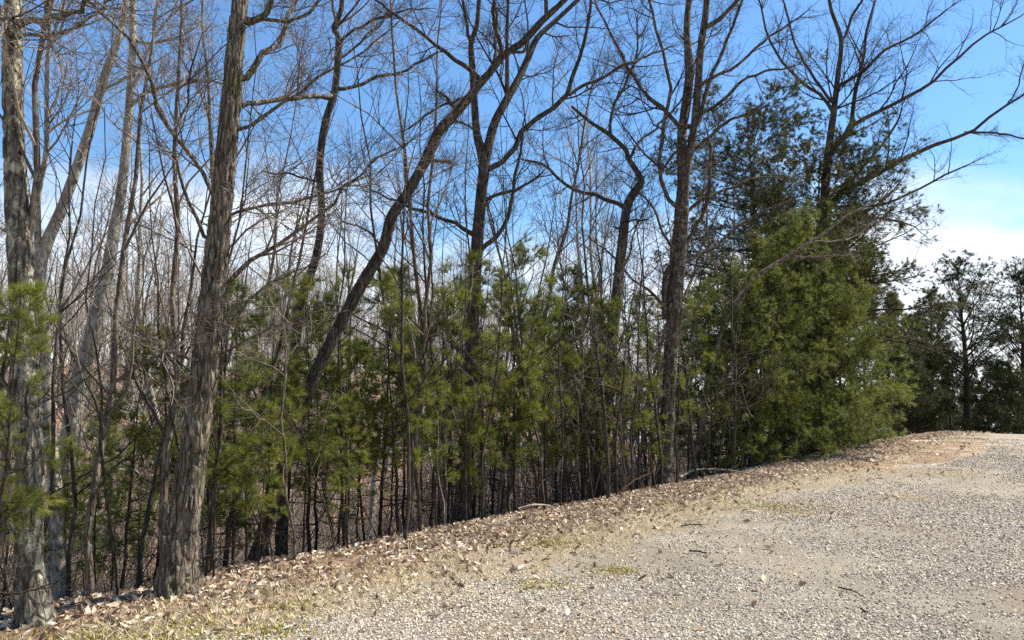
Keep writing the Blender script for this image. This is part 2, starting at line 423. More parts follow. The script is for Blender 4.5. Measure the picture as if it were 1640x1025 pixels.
def pieces(name, label, base, faces, x, y, size, r, mat, tilt, lift, smooth=False, jit=0.0, flat=None):
    N, k = len(x), len(base)
    B = np.repeat(base[None], N, 0) + jit * r.normal(size=(N, k, 3))
    if flat is not None: B[:, :, 2] *= (flat[0] + (flat[1] - flat[0]) * r.random(N))[:, None]
    B = B * size[:, None, None]
    B = np.einsum('nij,nkj->nki', rot_xyz(N, r, tilt), B)
    pos = np.stack([x, y, terrain(x, y) + lift * size], 1)
    V = (B + pos[:, None, :]).reshape(-1, 3)
    F = (faces[None] + (np.arange(N) * k)[:, None, None]).reshape(-1, faces.shape[1])
    o = new_mesh(name, V, F, mat, None, smooth)
    o['kind'] = 'stuff'; o['label'] = label
    return o

def smask(x, y):
    return edge_s(x, y) + 0.9 * (vnoise(x * 0.9, y * 0.9, 1) - 0.5)

# crushed stone
r = np.random.default_rng(21)
x, y = scatter_polar(620000, 3.2, 27, -42, 47, r, 1.35)
s = smask(x, y)
keep = s < -0.9 - 1.3 * r.random(len(x)) ** 1.5
keep |= (s < -0.35) & (r.random(len(x)) < 0.16)
patch = vnoise(x * 0.55 + 3, y * 0.55, 5) * 0.6 + vnoise(x * 1.6, y * 1.6 + 8, 0) * 0.4
keep &= r.random(len(x)) < np.clip(2.5 - 3.8 * patch, 0.14, 1.0)
keep &= (np.hypot((edge_t(x, y) - 19.0) / 5.0, (edge_s(x, y) + 1.45) / 0.95) > 1.1) | (r.random(len(x)) < 0.22)
x, y = x[keep], y[keep]
d = np.hypot(x, y)
cube = np.array([[a, b, c] for a in (-1, 1) for b in (-1, 1) for c in (-1, 1)], float) * 0.5
cf = np.array([[0, 1, 3, 2], [4, 6, 7, 5], [0, 4, 5, 1], [2, 3, 7, 6], [0, 2, 6, 4], [1, 5, 7, 3]])
size = (0.005 + 0.009 * r.random(len(x)) ** 2.0) * (1 + d * 0.045)
pieces('gravel', 'loose crushed stone spread over the drive', cube, cf, x, y, size, r, M_STONE, 0.5, 0.12, False, 0.13, (0.35, 0.8))

# fallen oak leaves, curled
leaf = np.array([[-1, 0, 0.05], [-0.35, 0.42, 0.16], [0.4, 0.36, 0.2], [1, 0, 0.22], [0.4, -0.36, 0.16], [-0.35, -0.42, 0.2], [0.0, 0.0, 0.0]]) * 0.5
lf = np.array([[0, 6, 1], [1, 6, 2], [2, 6, 3], [3, 6, 4], [4, 6, 5], [5, 6, 0]])
r = np.random.default_rng(22)
tt = r.random(60000) ** 0.85 * 42 - 6
ss = np.where(r.random(60000) < 0.72, r.normal(0.28, 0.40, 60000), r.random(60000) * 6 - 0.6)
ss2 = ss - 0.75 * r.random(60000) ** 3
x = E0[0] + ET[0] * tt + EN[0] * ss2; y = E0[1] + ET[1] * tt + EN[1] * ss2
keep = (r.random(60000) < np.clip(0.15 + 1.4 * vnoise(x * 1.3, y * 1.3, 3), 0, 1)) & (y > 1.5) & ((tt < 16) | (ss2 > -0.15) | (r.random(60000) < 0.2))
t9 = 4 + 24 * r.random(30000); s9 = r.normal(-0.05, 0.42, 30000)
x9, y9 = E0[0] + ET[0] * t9 + EN[0] * s9, E0[1] + ET[1] * t9 + EN[1] * s9
k9 = r.random(30000) < np.clip(1 - (t9 - 15) / 5, 0.06, 1) * np.clip(0.2 + 1.2 * vnoise(x9 * 1.1, y9 * 1.1, 0), 0, 1)
x1, y1 = np.concatenate([x[keep], x9[k9]]), np.concatenate([y[keep], y9[k9]])
x2, y2 = scatter_polar(90000, 8, 60, -40, 25, r, 1.1)
k2 = edge_s(x2, y2) > 2
x, y = np.concatenate([x1, x2[k2]]), np.concatenate([y1, y2[k2]])
x3, y3 = scatter_polar(9000, 4, 24, -38, 42, r)
k3 = (smask(x3, y3) < 0) & (smask(x3, y3) > -3.2 + 2.4 * (1 - r.random(len(x3)) ** 3) - .6)
x, y = np.concatenate([x, x3[k3]]), np.concatenate([y, y3[k3]])
d = np.hypot(x, y)
size = (0.035 + 0.06 * r.random(len(x)) ** 1.3) * np.clip(0.8 + d * 0.03, 1, 2.2)
pieces('leaf_litter', 'brown curled oak leaves drifted along the trees', leaf, lf, x, y, size, r, M_LEAF, 0.55, 0.16, False, 0.03, (0.6, 2.6))

# dead straw grass on the verge
def blades(name, label, x, y, h, r, mat, lean, wid):
    N = len(x)
    a = r.random(N) * 2 * math.pi
    side = np.stack([np.cos(a), np.sin(a), np.zeros(N)], 1) * (wid * h)[:, None]
    d = unit(np.stack([r.normal(size=N) * lean, r.normal(size=N) * lean, 0.25 + r.random(N)], 1))
    p = np.stack([x, y, terrain(x, y) - 0.004], 1)
    mid = p + d * (h * 0.55)[:, None]
    d2 = unit(d + np.stack([r.normal(size=N) * .4, r.normal(size=N) * .4, -0.55 * r.random(N)], 1))
    tip = mid + d2 * (h * 0.5)[:, None]
    V = np.stack([p - side, p + side, mid + side * 0.8, mid - side * 0.8, tip], 1).reshape(-1, 3)
    i = (np.arange(N) * 5)[:, None]
    o = new_mesh(name, V, [np.concatenate([i, i + 1, i + 2, i + 3], 1), np.concatenate([i + 3, i + 2, i + 4], 1)], mat, None, False)
    o['kind'] = 'stuff'; o['label'] = label
r = np.random.default_rng(23)
tt = -6 + 34 * r.random(110000) ** 1.3
ss = r.normal(-0.72, 0.5, 110000)
x = E0[0] + ET[0] * tt + EN[0] * ss; y = E0[1] + ET[1] * tt + EN[1] * ss
k = r.random(len(x)) < np.clip(2.3 * vnoise(x * 1.2 + 4, y * 1.2, 2) - 0.45, 0.08, 1) * np.where(tt > 8, 0.45, 1.0)
xa, ya = scatter_polar(170000, 3.4, 24, -40, 46, r)
pk = vnoise(xa * 0.55 + 3, ya * 0.55, 5) * 0.6 + vnoise(xa * 1.6, ya * 1.6 + 8, 0) * 0.4
ka = (smask(xa, ya) < -1) & (r.random(len(xa)) < np.clip(3.4 * pk - 1.6, 0.0, 1))
x, y = np.concatenate([x[k], xa[ka]]), np.concatenate([y[k], ya[ka]])
h = (0.03 + 0.05 * r.random(len(x))) * np.where(np.arange(len(x)) < k.sum(), 1, 0.6)
blades('dry_grass', 'matted straw coloured dead grass on the verge', x, y, h, r, M_STRAW, 0.75, 0.05)
# moss cushions
r = np.random.default_rng(24)
xs, ys = [], []
for (u, v, w) in ((878, 862, .16), (170, 1012, .17), (90, 1018, .15), (330, 985, .12), (480, 962, .12), (860, 925, .10), (1240, 808, .25), (450, 1000, .12), (300, 1020, .2), (985, 905, .1)):
    dd = CAM_Z * FPX / (v - HORIZON)
    n_ = int(4500 * w)
    xs.append((u - 820) / FPX * dd + r.normal(0, w * 1.9, n_) * r.random(n_) ** .5); ys.append(dd + r.normal(0, w * 1.5, n_) * r.random(n_) ** .5)
xs, ys = np.concatenate(xs), np.concatenate(ys)
blades('moss', 'yellow green moss cushions in the verge', xs, ys, 0.016 + 0.022 * r.random(len(xs)), r, M_MOSS, 0.6, 0.2)

# ------------------------------------------------------------------ bare trees
def traced(pts, d, dd=0.0, k=40):
    """(u, v, width px) nodes -> polyline and radii at forward distance d (drifting by dd to the end)"""
    n = len(pts); out = []
    for i, p in enumerate(pts):
        dep = d + dd * (i / max(n - 1, 1)) ** 1.2
        q = unproject(p[0], p[1], dep)
        out.append([*q, p[2] * 0.42 * dep / FPX])
    a = resample(out, k)
    return a[:, :3], a[:, 3]

def trunk_mesh(P, R, relief, seed, sides=40, ring=0.035, flare=0.35):
    L = np.linalg.norm(np.diff(P, axis=0), axis=1).sum()
    k = int(min(max(L / ring, 30), 560))
    A = resample(np.column_stack([P, R]), k) if len(P) < k else np.column_stack([P, R])
    P, R = A[:, :3], A[:, 3].copy()
    h = np.linspace(0, L, len(P))
    R *= 1 + flare * np.exp(-np.maximum(h - 0.25, 0) / 0.16)
    T = unit(np.gradient(P, axis=0))
    Aa = unit(np.cross(T, np.array([0, 1.0, 0.1]))); Bb = np.cross(T, Aa)
    th = np.arange(sides) * 2 * math.pi / sides
    hh, tt = np.meshgrid(h, np.arange(sides) / sides, indexing='ij')
    n1 = vnoise(tt * 20 + 1.2 * vnoise(hh * 3, tt * 8, 2, 8), hh * 5.5 + seed * 7, seed % 6, 20)
    n2 = vnoise(tt * 8, hh * 2.2 + seed * 3, (seed + 1) % 6, 8)
    n3 = vnoise(tt * 4, hh * 1.1 + seed, (seed + 2) % 6, 4)
    g1 = np.abs(2 * n1 - 1)
    n4 = vnoise(tt * 10 + 1.5 * n2, hh * 13 + seed * 5, (seed + 3) % 6, 10)
    g2 = np.abs(2 * n4 - 1)
    sm = lambda q, w: np.clip(q / w, 0, 1) ** 2 * (3 - 2 * np.clip(q / w, 0, 1))
    ridge = sm(g1, 0.34) * (0.45 + 0.55 * sm(g2, 0.25)) * 0.8 + 0.25 * n4
    fl = np.exp(-np.maximum(hh - 0.15, 0) / 0.22) * 0.9 * (vnoise(tt * 5, tt * 0 + seed, 3, 5) - 0.35) * (flare > 0.28)
    rr = R[:, None] * (1 + relief * (ridge - 0.6) + 0.10 * (n2 - 0.5) + 0.12 * (n3 - 0.5) + fl)
    V = P[:, None, :] + rr[..., None] * (np.cos(th)[:, None] * Aa[:, None, :] + np.sin(th)[:, None] * Bb[:, None, :])
    idx = np.arange(len(P) * sides).reshape(len(P), sides)
    a, b = idx[:-1], idx[1:]
    F = np.stack([a, np.roll(a, -1, 1), np.roll(b, -1, 1), b], -1).reshape(-1, 4)
    return V.reshape(-1, 3), F

def twiggery(P, R, r, mult=1.0, depth=3, up=0.10, lf=0.5):
    """two or three levels of side shoots on limbs (N,k,3)"""
    out = []
    a = spawn(P, R, 10 * mult, 0.12, 1.0, (28, 62), lf, 7, r, up, 0.17, 0.6, lmax=2.6)
    out.append((*a, 5))
    b = spawn(*a, 6 * mult, 0.12, 1.0, (28, 62), 0.52, 5, r, up, 0.2, 0.65, lmax=1.2)
    out.append((*b, 3))
    if depth > 2:
        c = spawn(*b, 3.5 * mult, 0.15, 1.0, (28, 65), 0.55, 4, r, up * .8, 0.2, 0.7, lmin=0.09, lmax=0.5)
        out.append((*c, 3))
    return out

def hero(name, label, d, trunk, limbs, mat, tw, ext=5.0, relief=0.14, seed=1, cat='tree', crown=1.0, stems=(), cs=0.55, lean=None, sides=60, twm=1.0, group=None):
    r = np.random.default_rng(100 + seed)
    P, R = traced(trunk, d, 0, 60)
    # foot: down to the soil
    g = float(terrain(P[0, 0], P[0, 1]))
    if P[0, 2] > g - 0.15:
        dirn = unit(P[0] - P[4]); dirn = unit(dirn * np.array([0.6, 0.6, 1.0]))
        foot = P[0] + dirn * (P[0, 2] - (g - 0.2)) / max(-dirn[2], 0.3)
        P = np.vstack([foot, P]); R = np.concatenate([[R[0] * 1.05], R])
    base = np.array([P[0, 0], P[0, 1], float(terrain(P[0, 0], P[0, 1]))])
    # above the picture the stem goes on and thins out
    if ext:
        dirn = unit(P[-1] - P[-6]); dirn = unit(dirn + np.array([0, 0, 0.3]))
        q, rad = P[-1].copy(), R[-1]
        for j in range(6):
            q = q + dirn * ext / 6
            dirn = unit(dirn + np.array([*r.normal(0, 0.10, 2), 0.05]))
            P = np.vstack([P, q]); R = np.append(R, max(rad * (1 - (j + 1) / 6.3), 0.008))
    root = thing(name, label, cat, base, group)
    A = resample(np.column_stack([P, R]), 560 if sides > 30 and d < 9 else 260)
    V, F = trunk_mesh(A[:, :3], np.maximum(A[:, 3], 0.006), relief, seed, sides, 0.022, 0.30)
    new_mesh('trunk', V - base, F, mat, root)
    for st in stems:                         # further stems of the same tree
        Ps, Rs = traced(st[0], d, st[1] if len(st) > 1 else 0.0, 50)
        if st[0][-1][1] < 30:
            dn = unit(Ps[-1] - Ps[-5])
            for j in range(4):
                Ps = np.vstack([Ps, Ps[-1] + dn * 0.8]); Rs = np.append(Rs, Rs[-1] * 0.72)
                dn = unit(dn + r.normal(0, .12, 3))
        V, F = trunk_mesh(Ps, Rs, relief, seed + 3, max(sides // 2, 12), 0.05, 0.0)
        new_mesh('stem', V - base, F, mat, root)
        cr = Build()
        for Pp, Rr, m in twiggery(resample(Ps, 14)[None], np.interp(np.linspace(0, 1, 14), np.linspace(0, 1, len(Rs)), Rs)[None], r, 1.5 * twm, 3, lf=0.28):
            cr.add(*tubes(Pp, Rr, m))
        cr.make('twigs', tw, bpy.data.objects[COL.objects[-1].name], base)
    for lb in limbs:
        pts, dd = (lb[0], lb[1]) if isinstance(lb[0], (list, tuple)) and isinstance(lb[0][0], (list, tuple)) else (lb, r.normal(0, 0.7))
        Pl, Rl = traced(pts, d, dd, 16); Rl = Rl * 0.88
        if len(pts) > 3 and pts[-1][2] < 7:       # the tip runs on, thinning out
            seg = np.linalg.norm(np.diff(Pl, axis=0), axis=1).sum() * 0.07
            dn = unit(Pl[-1] - Pl[-3]); Pl, Rl = list(Pl), list(Rl)
            for j in range(4):
                dn = unit(dn + r.normal(0, .16, 3) + [0, 0, .05]); Pl.append(Pl[-1] + dn * seg); Rl.append(max(Rl[-1] * 0.66, 0.002))
            a_ = resample(np.column_stack([Pl, Rl]), 16); Pl, Rl = a_[:, :3], a_[:, 3]
        dist = np.linalg.norm(A[:, :3] - Pl[0], axis=1); ni = int(dist.argmin())
        if 0.01 < dist[ni] < 0.45:                # rooted in the middle of the trunk
            a_ = resample(np.column_stack([np.vstack([A[ni, :3], Pl]), np.concatenate([[Rl[0] * 1.25], Rl])]), 16); Pl, Rl = a_[:, :3], a_[:, 3]
        wig = np.zeros_like(Pl); wig[1:] = np.cumsum(r.normal(0, 0.0095, (15, 3)), 0) * min(np.linalg.norm(Pl[-1] - Pl[0]), 2.2); Pl = Pl + wig
        b = Build(); b.add(*tubes(Pl[None], Rl[None], 8))
        lo = b.make('limb', mat, root, base)
        tg = Build()
        for Pp, Rr, m in twiggery(Pl[None], Rl[None], r, twm * (1.0 + 0.4 * (len(pts) > 4)), 3, lf=0.38): tg.add(*tubes(Pp, Rr, m))
        tg.make('twigs', tw, lo, base)
    if crown:
        C = resample(A, 24); Pc, Rc = C[None, :, :3], C[None, :, 3]
        bl = Build()
        l1 = spawn(Pc, Rc, 13 * crown, cs, 0.99, (38, 75), 0.24, 9, r, 0.10, 0.15, 0.5, lmin=1.0, lmax=3.6, rmax=0.03)
        bl.add(*tubes(*l1, 6))
        for Pp, Rr, m in twiggery(*l1, r, 0.95 * twm, 3): bl.add(*tubes(Pp, Rr, m))
        bl.make('crown', tw, root, base)
    return root

hero('lichen_oak', 'stout straight trunk blotched with pale lichen at the far left of the verge', 5.15,
     [(52, 985, 48.3), (46, 880, 46.0), (48, 760, 43.8), (42, 600, 43.0), (35, 450, 42.2), (27, 330, 38.5), (22, 200, 35.4), (20, 80, 33.2), (22, 0, 31.6), (25, -200, 27.1)],
     [[(36, 40, 16), (70, 26, 14), (100, 20, 12), (140, -4, 9), (190, -30, 6)], [(40, 56, 9), (90, 51, 7), (130, 35, 6), (165, 5, 5), (190, -30, 4)],
      [(20, 60, 14), (-20, 30, 10), (-70, 10, 7)]],
     M_LICHEN, M_TWIG, 5.5, 0.22, 1, crown=0.8, cs=0.72)
hero('forked_maple', 'pale grey trunk with a low fork just behind the lichen blotched trunk', 7.6,
     [(90, 800, 22.5), (80, 690, 22.5), (68, 560, 22.5), (63, 480, 22.5), (66, 415, 22.5), (100, 330, 19.8), (140, 220, 18.0), (165, 130, 15.3), (190, 60, 12.6), (202, 0, 10.8), (215, -120, 9.0)],
     [[(66, 430, 14), (40, 390, 10), (18, 372, 8), (-10, 350, 7)], [(150, 195, 8), (175, 150, 7), (205, 125, 6), (250, 100, 4)]],
     M_PALE, M_TWIG_PALE, 4.5, 0.06, 2, crown=0.7, stems=[([(62, 430, 12), (60, 360, 12), (61, 310, 11), (74, 240, 9), (75, 130, 8), (80, 40, 6), (95, -60, 5)], -0.8)])
hero('curved_maple', 'tall pale trunk leaning slightly right behind the forked pale maple', 7.9,
     [(92, 850, 32.8), (112, 700, 32.0), (131, 597, 31.2), (153, 519, 27.9), (172, 434, 24.6), (184, 362, 20.5), (194, 309, 18.0), (205, 200, 14.8), (212, 90, 13.1), (213, 0, 12.3), (210, -150, 9.8)],
     [[(213, 170, 9), (238, 148, 8), (300, 132, 7), (358, 130, 5)], [(210, 150, 8), (232, 85, 7), (265, 35, 6), (310, 5, 5)], [(212, 60, 8), (240, 68, 7), (290, 58, 6), (320, 40, 4)],
      [(185, 353, 6), (220, 358, 5), (270, 380, 4), (315, 392, 3)]],
     M_PALE, M_TWIG_PALE, 5, 0.10, 3, crown=0.8)
hero('ridged_oak', 'broad dark trunk with deeply ridged bark standing on the verge lip', 5.9,
     [(281, 942, 54.5), (291, 870, 50.8), (300, 800, 48.9), (317, 680, 47.0), (329, 580, 45.1), (340, 470, 42.3), (352, 360, 39.5), (362, 250, 36.7), (372, 150, 32.0), (378, 60, 30.1), (385, 0, 28.2), (398, -160, 25.4)],
     [[(328, 388, 9), (310, 340, 8), (285, 288, 7), (280, 240, 6), (292, 190, 5), (302, 100, 4)],
      [(352, 335, 10), (300, 250, 9), (250, 180, 9), (215, 110, 8), (170, 40, 7), (125, -5, 6)],
      [(390, 128, 16), (420, 95, 13), (462, 35, 11), (478, -8, 9), (500, -60, 7)], [(460, 35, 8), (490, 20, 8), (522, -4, 7)],
      [(398, 36, 17), (424, 25, 14), (438, -4, 10)],
      [(386, 170, 12), (430, 165, 11), (480, 162, 10), (528, 157, 8)], [(386, 214, 9), (430, 180, 8), (500, 135, 6), (545, 98, 5), (600, 45, 4), (640, 18, 3)],
      [(355, 350, 8), (410, 328, 7), (470, 314, 6), (525, 303, 5), (580, 280, 3)],
      [(345, 462, 12), (375, 435, 11), (410, 412, 10), (460, 378, 8), (520, 340, 7), (590, 285, 5), (650, 240, 4)],
      [(322, 570, 7), (295, 566, 6), (272, 545, 5), (255, 522, 3)], [(338, 566, 7), (375, 525, 6), (430, 475, 5), (490, 440, 3)], [(340, 572, 6), (390, 545, 5), (450, 515, 3)]],
     M_RIDGED, M_TWIG, 6, 0.30, 4, crown=0.8, cs=0.66)
hero('crooked_maple', 'slender crooked dark trunk with a pale bend, behind the ridged oak', 9.2,
     [(455, 800, 18.9), (466, 640, 18.0), (480, 490, 17.1), (505, 415, 15.3), (515, 345, 13.5), (512, 270, 13.5), (520, 200, 13.5), (537, 140, 13.5), (542, 60, 11.7), (535, 45, 9.9), (547, 10, 9.0), (550, -80, 8.1)],
     [[(540, 145, 9), (580, 130, 8), (620, 118, 7), (690, 92, 5)], [(532, 160, 7), (490, 160, 6), (440, 166, 4)], [(545, 70, 7), (580, 40, 6), (630, 20, 5), (680, 10, 3)], [(545, 98, 6), (580, 75, 5), (620, 40, 4), (650, 0, 3)],
      [(512, 290, 6), (470, 280, 5), (420, 275, 4)]],
     M_DARK, M_TWIG, 4.5, 0.09, 5, crown=0.9, cs=0.5)
hero('leaning_oak', 'thick dark trunk leaning far to the right across the woods', 8.0,
     [(412, 890, 24.1), (440, 790, 22.9), (470, 700, 22.3), (502, 608, 21.7), (514, 580, 21.7), (539, 530, 21.7), (561, 490, 21.7), (583, 449, 21.7), (614, 396, 20.5), (627, 348, 20.5), (655, 305, 19.9), (685, 250, 19.9), (703, 212, 19.9), (740, 170, 16.9), (765, 138, 16.3), (786, 114, 14.4), (807, 88, 13.8), (833, 71, 13.2), (855, 48, 13.2), (876, 26, 12.0), (902, 2, 10.2), (960, -60, 8.4)],
     [[(767, 128, 11), (726, 86, 10), (691, 60, 8), (653, 30, 7), (600, -10, 5)], [(727, 170, 8), (716, 150, 7), (704, 140, 6)], [(752, 150, 7), (724, 161, 6), (694, 176, 5), (655, 197, 4)],
      [(801, 90, 10), (798, 43, 9), (797, -5, 8), (800, -60, 6)], [(788, 112, 8), (787, 60, 7), (788, 0, 5)], [(820, 84, 7), (838, 83, 6), (842, 70, 5)], [(692, 256, 9), (708, 257, 7), (721, 260, 6)],
      [(876, 30, 10), (880, -20, 8), (885, -80, 6)], [(612, 395, 5), (585, 370, 4), (545, 355, 3)]],
     M_DARK, M_TWIG_DARK, 5, 0.22, 6, crown=0.9, cs=0.6)
hero('wide_forked_oak', 'dark upright trunk forking into a wide Y among the young pines', 10.4,
     [(738, 825, 27.0), (746, 700, 25.2), (755, 560, 24.3), (760, 450, 24.3), (765, 377, 22.5), (771, 310, 20.7), (775, 262, 20.7), (764, 215, 15.3), (760, 165, 13.5), (757, 115, 12.6), (755, 70, 10.8), (764, 40, 9.0), (768, -10, 8.1)],
     [[(755, 72, 8), (745, 45, 7), (738, -8, 6)], [(780, 275, 13), (820, 243, 12), (855, 195, 12), (910, 155, 11), (930, 110, 9), (944, 45, 7), (949, -10, 6)], [(912, 152, 8), (965, 118, 7), (1020, 90, 6), (1080, 70, 4)],
      [(773, 405, 12), (797, 375, 11), (818, 345, 9), (826, 290, 8), (836, 245, 6), (842, 190, 4)], [(760, 378, 11), (735, 362, 9), (700, 350, 8), (650, 335, 6), (615, 322, 4)], [(775, 322, 9), (800, 310, 8), (830, 304, 7), (860, 286, 5)],
      [(762, 215, 6), (740, 195, 5), (700, 185, 4)]],
     M_DARK, M_TWIG_DARK, 4.5, 0.12, 7, crown=0.8, cs=0.62,
     stems=[([(776, 262, 18), (790, 202, 17), (812, 159, 16), (829, 129, 14), (844, 97, 13), (861, 60, 11), (891, 32, 9), (925, 0, 8)], 0.8), ([(812, 160, 9), (812, 101, 8), (812, 54, 7), (814, -5, 6)], -0.4)])
hero('bent_oak', 'dark bent trunk with a zigzag top just before the double stemmed tree', 13.0,
     [(958, 800, 23.8), (965, 680, 22.0), (974, 570, 21.1), (985, 500, 20.2), (990, 450, 19.4), (997, 385, 17.6), (1005, 330, 16.7), (1018, 305, 15.8), (1027, 288, 12.3), (1007, 255, 9.7), (1002, 240, 8.8), (975, 215, 7.9), (945, 195, 6.2), (915, 170, 4.4)],
     [[(1001, 334, 10), (965, 317, 9), (920, 307, 8), (870, 270, 6), (838, 263, 4)], [(976, 216, 7), (977, 185, 7), (1000, 140, 6), (1020, 95, 5), (1025, 40, 4)], [(1007, 255, 7), (1030, 220, 6), (1070, 175, 5)],
      [(996, 367, 5), (982, 364, 4)], [(1003, 355, 5), (1040, 355, 3)], [(990, 440, 6), (1010, 400, 5), (1020, 350, 3)]],
     M_DARK, M_TWIG_DARK, 0, 0.13, 8, crown=0.9, cs=0.55)
hero('double_stem_maple', 'tall brown trunk dividing into two close upright stems beside the dense pines', 13.3,
     [(1066, 758, 26.9), (1069, 680, 24.6), (1073, 590, 23.8), (1079, 500, 26.1), (1085, 425, 26.9), (1091, 345, 25.4), (1097, 275, 20.6), (1108, 228, 15.0), (1117, 150, 14.2), (1122, 80, 13.5), (1130, 20, 12.7), (1140, -90, 10.3)],
     [[(1080, 337, 10), (1060, 283, 9), (1069, 205, 9), (1080, 150, 8), (1065, 90, 7), (1036, 0, 6)], [(1088, 200, 10), (1055, 170, 9), (1020, 140, 8), (985, 75, 6), (955, 15, 5)],
      [(1097, 388, 9), (1120, 345, 8), (1137, 285, 7), (1142, 220, 5)], [(1116, 205, 10), (1138, 140, 9), (1170, 50, 7), (1195, -10, 6)], [(1127, 45, 12), (1150, 30, 10), (1185, -5, 8)], [(1118, 140, 9), (1170, 106, 7), (1225, 62, 6), (1280, 30, 4)],
      [(1092, 425, 8), (1140, 395, 7), (1190, 350, 6), (1240, 320, 4)], [(1068, 495, 7), (1022, 456, 6), (985, 420, 5), (950, 395, 3)], [(1112, 240, 8), (1160, 200, 7), (1210, 170, 5)], [(1088, 410, 7), (1060, 380, 6), (1035, 330, 5), (1000, 300, 3)],
      [(1110, 190, 8), (1150, 165, 7), (1200, 130, 6), (1260, 120, 4)], [(1092, 350, 8), (1130, 320, 7), (1190, 290, 5), (1230, 285, 3)]],
     M_DARKBROWN, M_TWIG_DARK, 5, 0.12, 9, crown=1.0, cs=0.62,
     stems=[([(1093, 290, 20), (1092, 225, 19), (1096, 185, 18), (1104, 115, 16), (1100, 50, 13), (1105, -10, 12)], 0.5), ([(1064, 510, 11), (1065, 450, 11), (1073, 425, 9)], -0.2)])
hero('sweeping_maple', 'dark bare tree sweeping long limbs over the dense pines toward the open sky', 20.6,
     [(1300, 640, 19.2), (1306, 500, 17.6), (1314, 400, 16.8), (1320, 320, 16.0), (1326, 250, 15.2), (1337, 165, 11.2), (1342, 120, 9.6), (1347, 65, 8.0), (1330, 10, 6.4), (1322, -50, 4.8)],
     [[(1330, 250, 13), (1348, 222, 12), (1366, 200, 11), (1376, 150, 9), (1390, 90, 7), (1393, 50, 6), (1410, 0, 4)],
      [(1364, 202, 9), (1400, 184, 9), (1440, 165, 8), (1490, 138, 7), (1522, 108, 6), (1560, 70, 5), (1600, 45, 4), (1628, 33, 3)],
      [(1316, 345, 13), (1350, 305, 12), (1395, 282, 11), (1440, 255, 10), (1500, 226, 9), (1560, 206, 7), (1600, 176, 6), (1645, 148, 5)],
      [(1545, 212, 6), (1590, 214, 5), (1650, 225, 3)],
      [(1336, 180, 8), (1315, 155, 8), (1290, 140, 7), (1262, 105, 6), (1230, 60, 5), (1215, 0, 4)],
      [(1347, 70, 7), (1365, 30, 6), (1385, -10, 5)], [(1310, 420, 9), (1350, 362, 8), (1392, 352, 6), (1430, 356, 5), (1462, 364, 3)],
      [(1340, 140, 7), (1380, 118, 7), (1430, 70, 6), (1470, 50, 5), (1510, 20, 4)], [(1337, 165, 7), (1300, 110, 6), (1275, 60, 5), (1260, 10, 4)],
      [(1356, 300, 6), (1400, 250, 5), (1430, 210, 5), (1445, 180, 4)], [(1320, 330, 7), (1390, 330, 6), (1440, 318, 5), (1520, 280, 4), (1545, 270, 3)],
      [(1290, 400, 8), (1330, 368, 7), (1380, 345, 6), (1430, 310, 4)], [(1610, 170, 4), (1630, 140, 3), (1640, 95, 2)]],
     M_DARK, M_TWIG_DARK, 2.5, 0.10, 10, crown=0.8, cs=0.5)
hero('slanting_limb_maple', 'thin reddish bare tree slanting up through the top of the dense pines', 15.0,
     [(1112, 740, 10), (1138, 600, 9), (1165, 505, 8), (1205, 448, 8), (1260, 412, 7), (1316, 376, 6), (1354, 347, 5), (1400, 324, 4), (1440, 300, 3)],
     [[(1260, 412, 6), (1310, 408, 5), (1370, 405, 3)], [(1300, 388, 5), (1360, 386, 4), (1410, 360, 3)], [(1158, 520, 5), (1146, 430, 5), (1130, 380, 5), (1125, 300, 3)]],
     M_BROWN, M_TWIG, 0, 0.06, 11, crown=0.0, sides=20)

# ------------------------------------------------------------------ pines
def needle_tufts(pos, dirs, r, k=9, ln=0.09, w=0.004, spread=55, droop=0.1):
    N = len(pos)
    if N == 0: return np.zeros((0, 3)), np.zeros((0, 3), int)
    D = np.repeat(dirs, k, 0); Q = np.repeat(pos, k, 0); M = N * k
    rn = r.normal(size=(M, 3)); perp = unit(rn - (rn * D).sum(1, keepdims=True) * D)
    a = np.radians(spread * r.random(M) ** 0.7)[:, None]
    d = unit(np.cos(a) * D + np.sin(a) * perp + np.array([0, 0, -droop]))
    side = unit(np.cross(d, r.normal(size=(M, 3)))) * w * 0.5
    l = (ln * (0.7 + 0.5 * r.random(M)))[:, None]
    V = np.stack([Q - side, Q + side, Q + d * l], 1).reshape(-1, 3)
    return V, np.arange(M * 3).reshape(-1, 3)

def along(P, t0, n, r):
    """n points per polyline at t in [t0, 1], with directions; the tip always counts"""
    N, k = P.shape[:2]
    idx = np.repeat(np.arange(N), n)
    t = t0 + (1 - t0) * r.random(N * n)
    t[::n] = 1.0
    f = t * (k - 1); i = np.minimum(f.astype(int), k - 2); fr = (f - i)[:, None]
    pos = P[idx, i] * (1 - fr) + P[idx, i + 1] * fr
    return pos, unit(P[idx, i + 1] - P[idx, i])

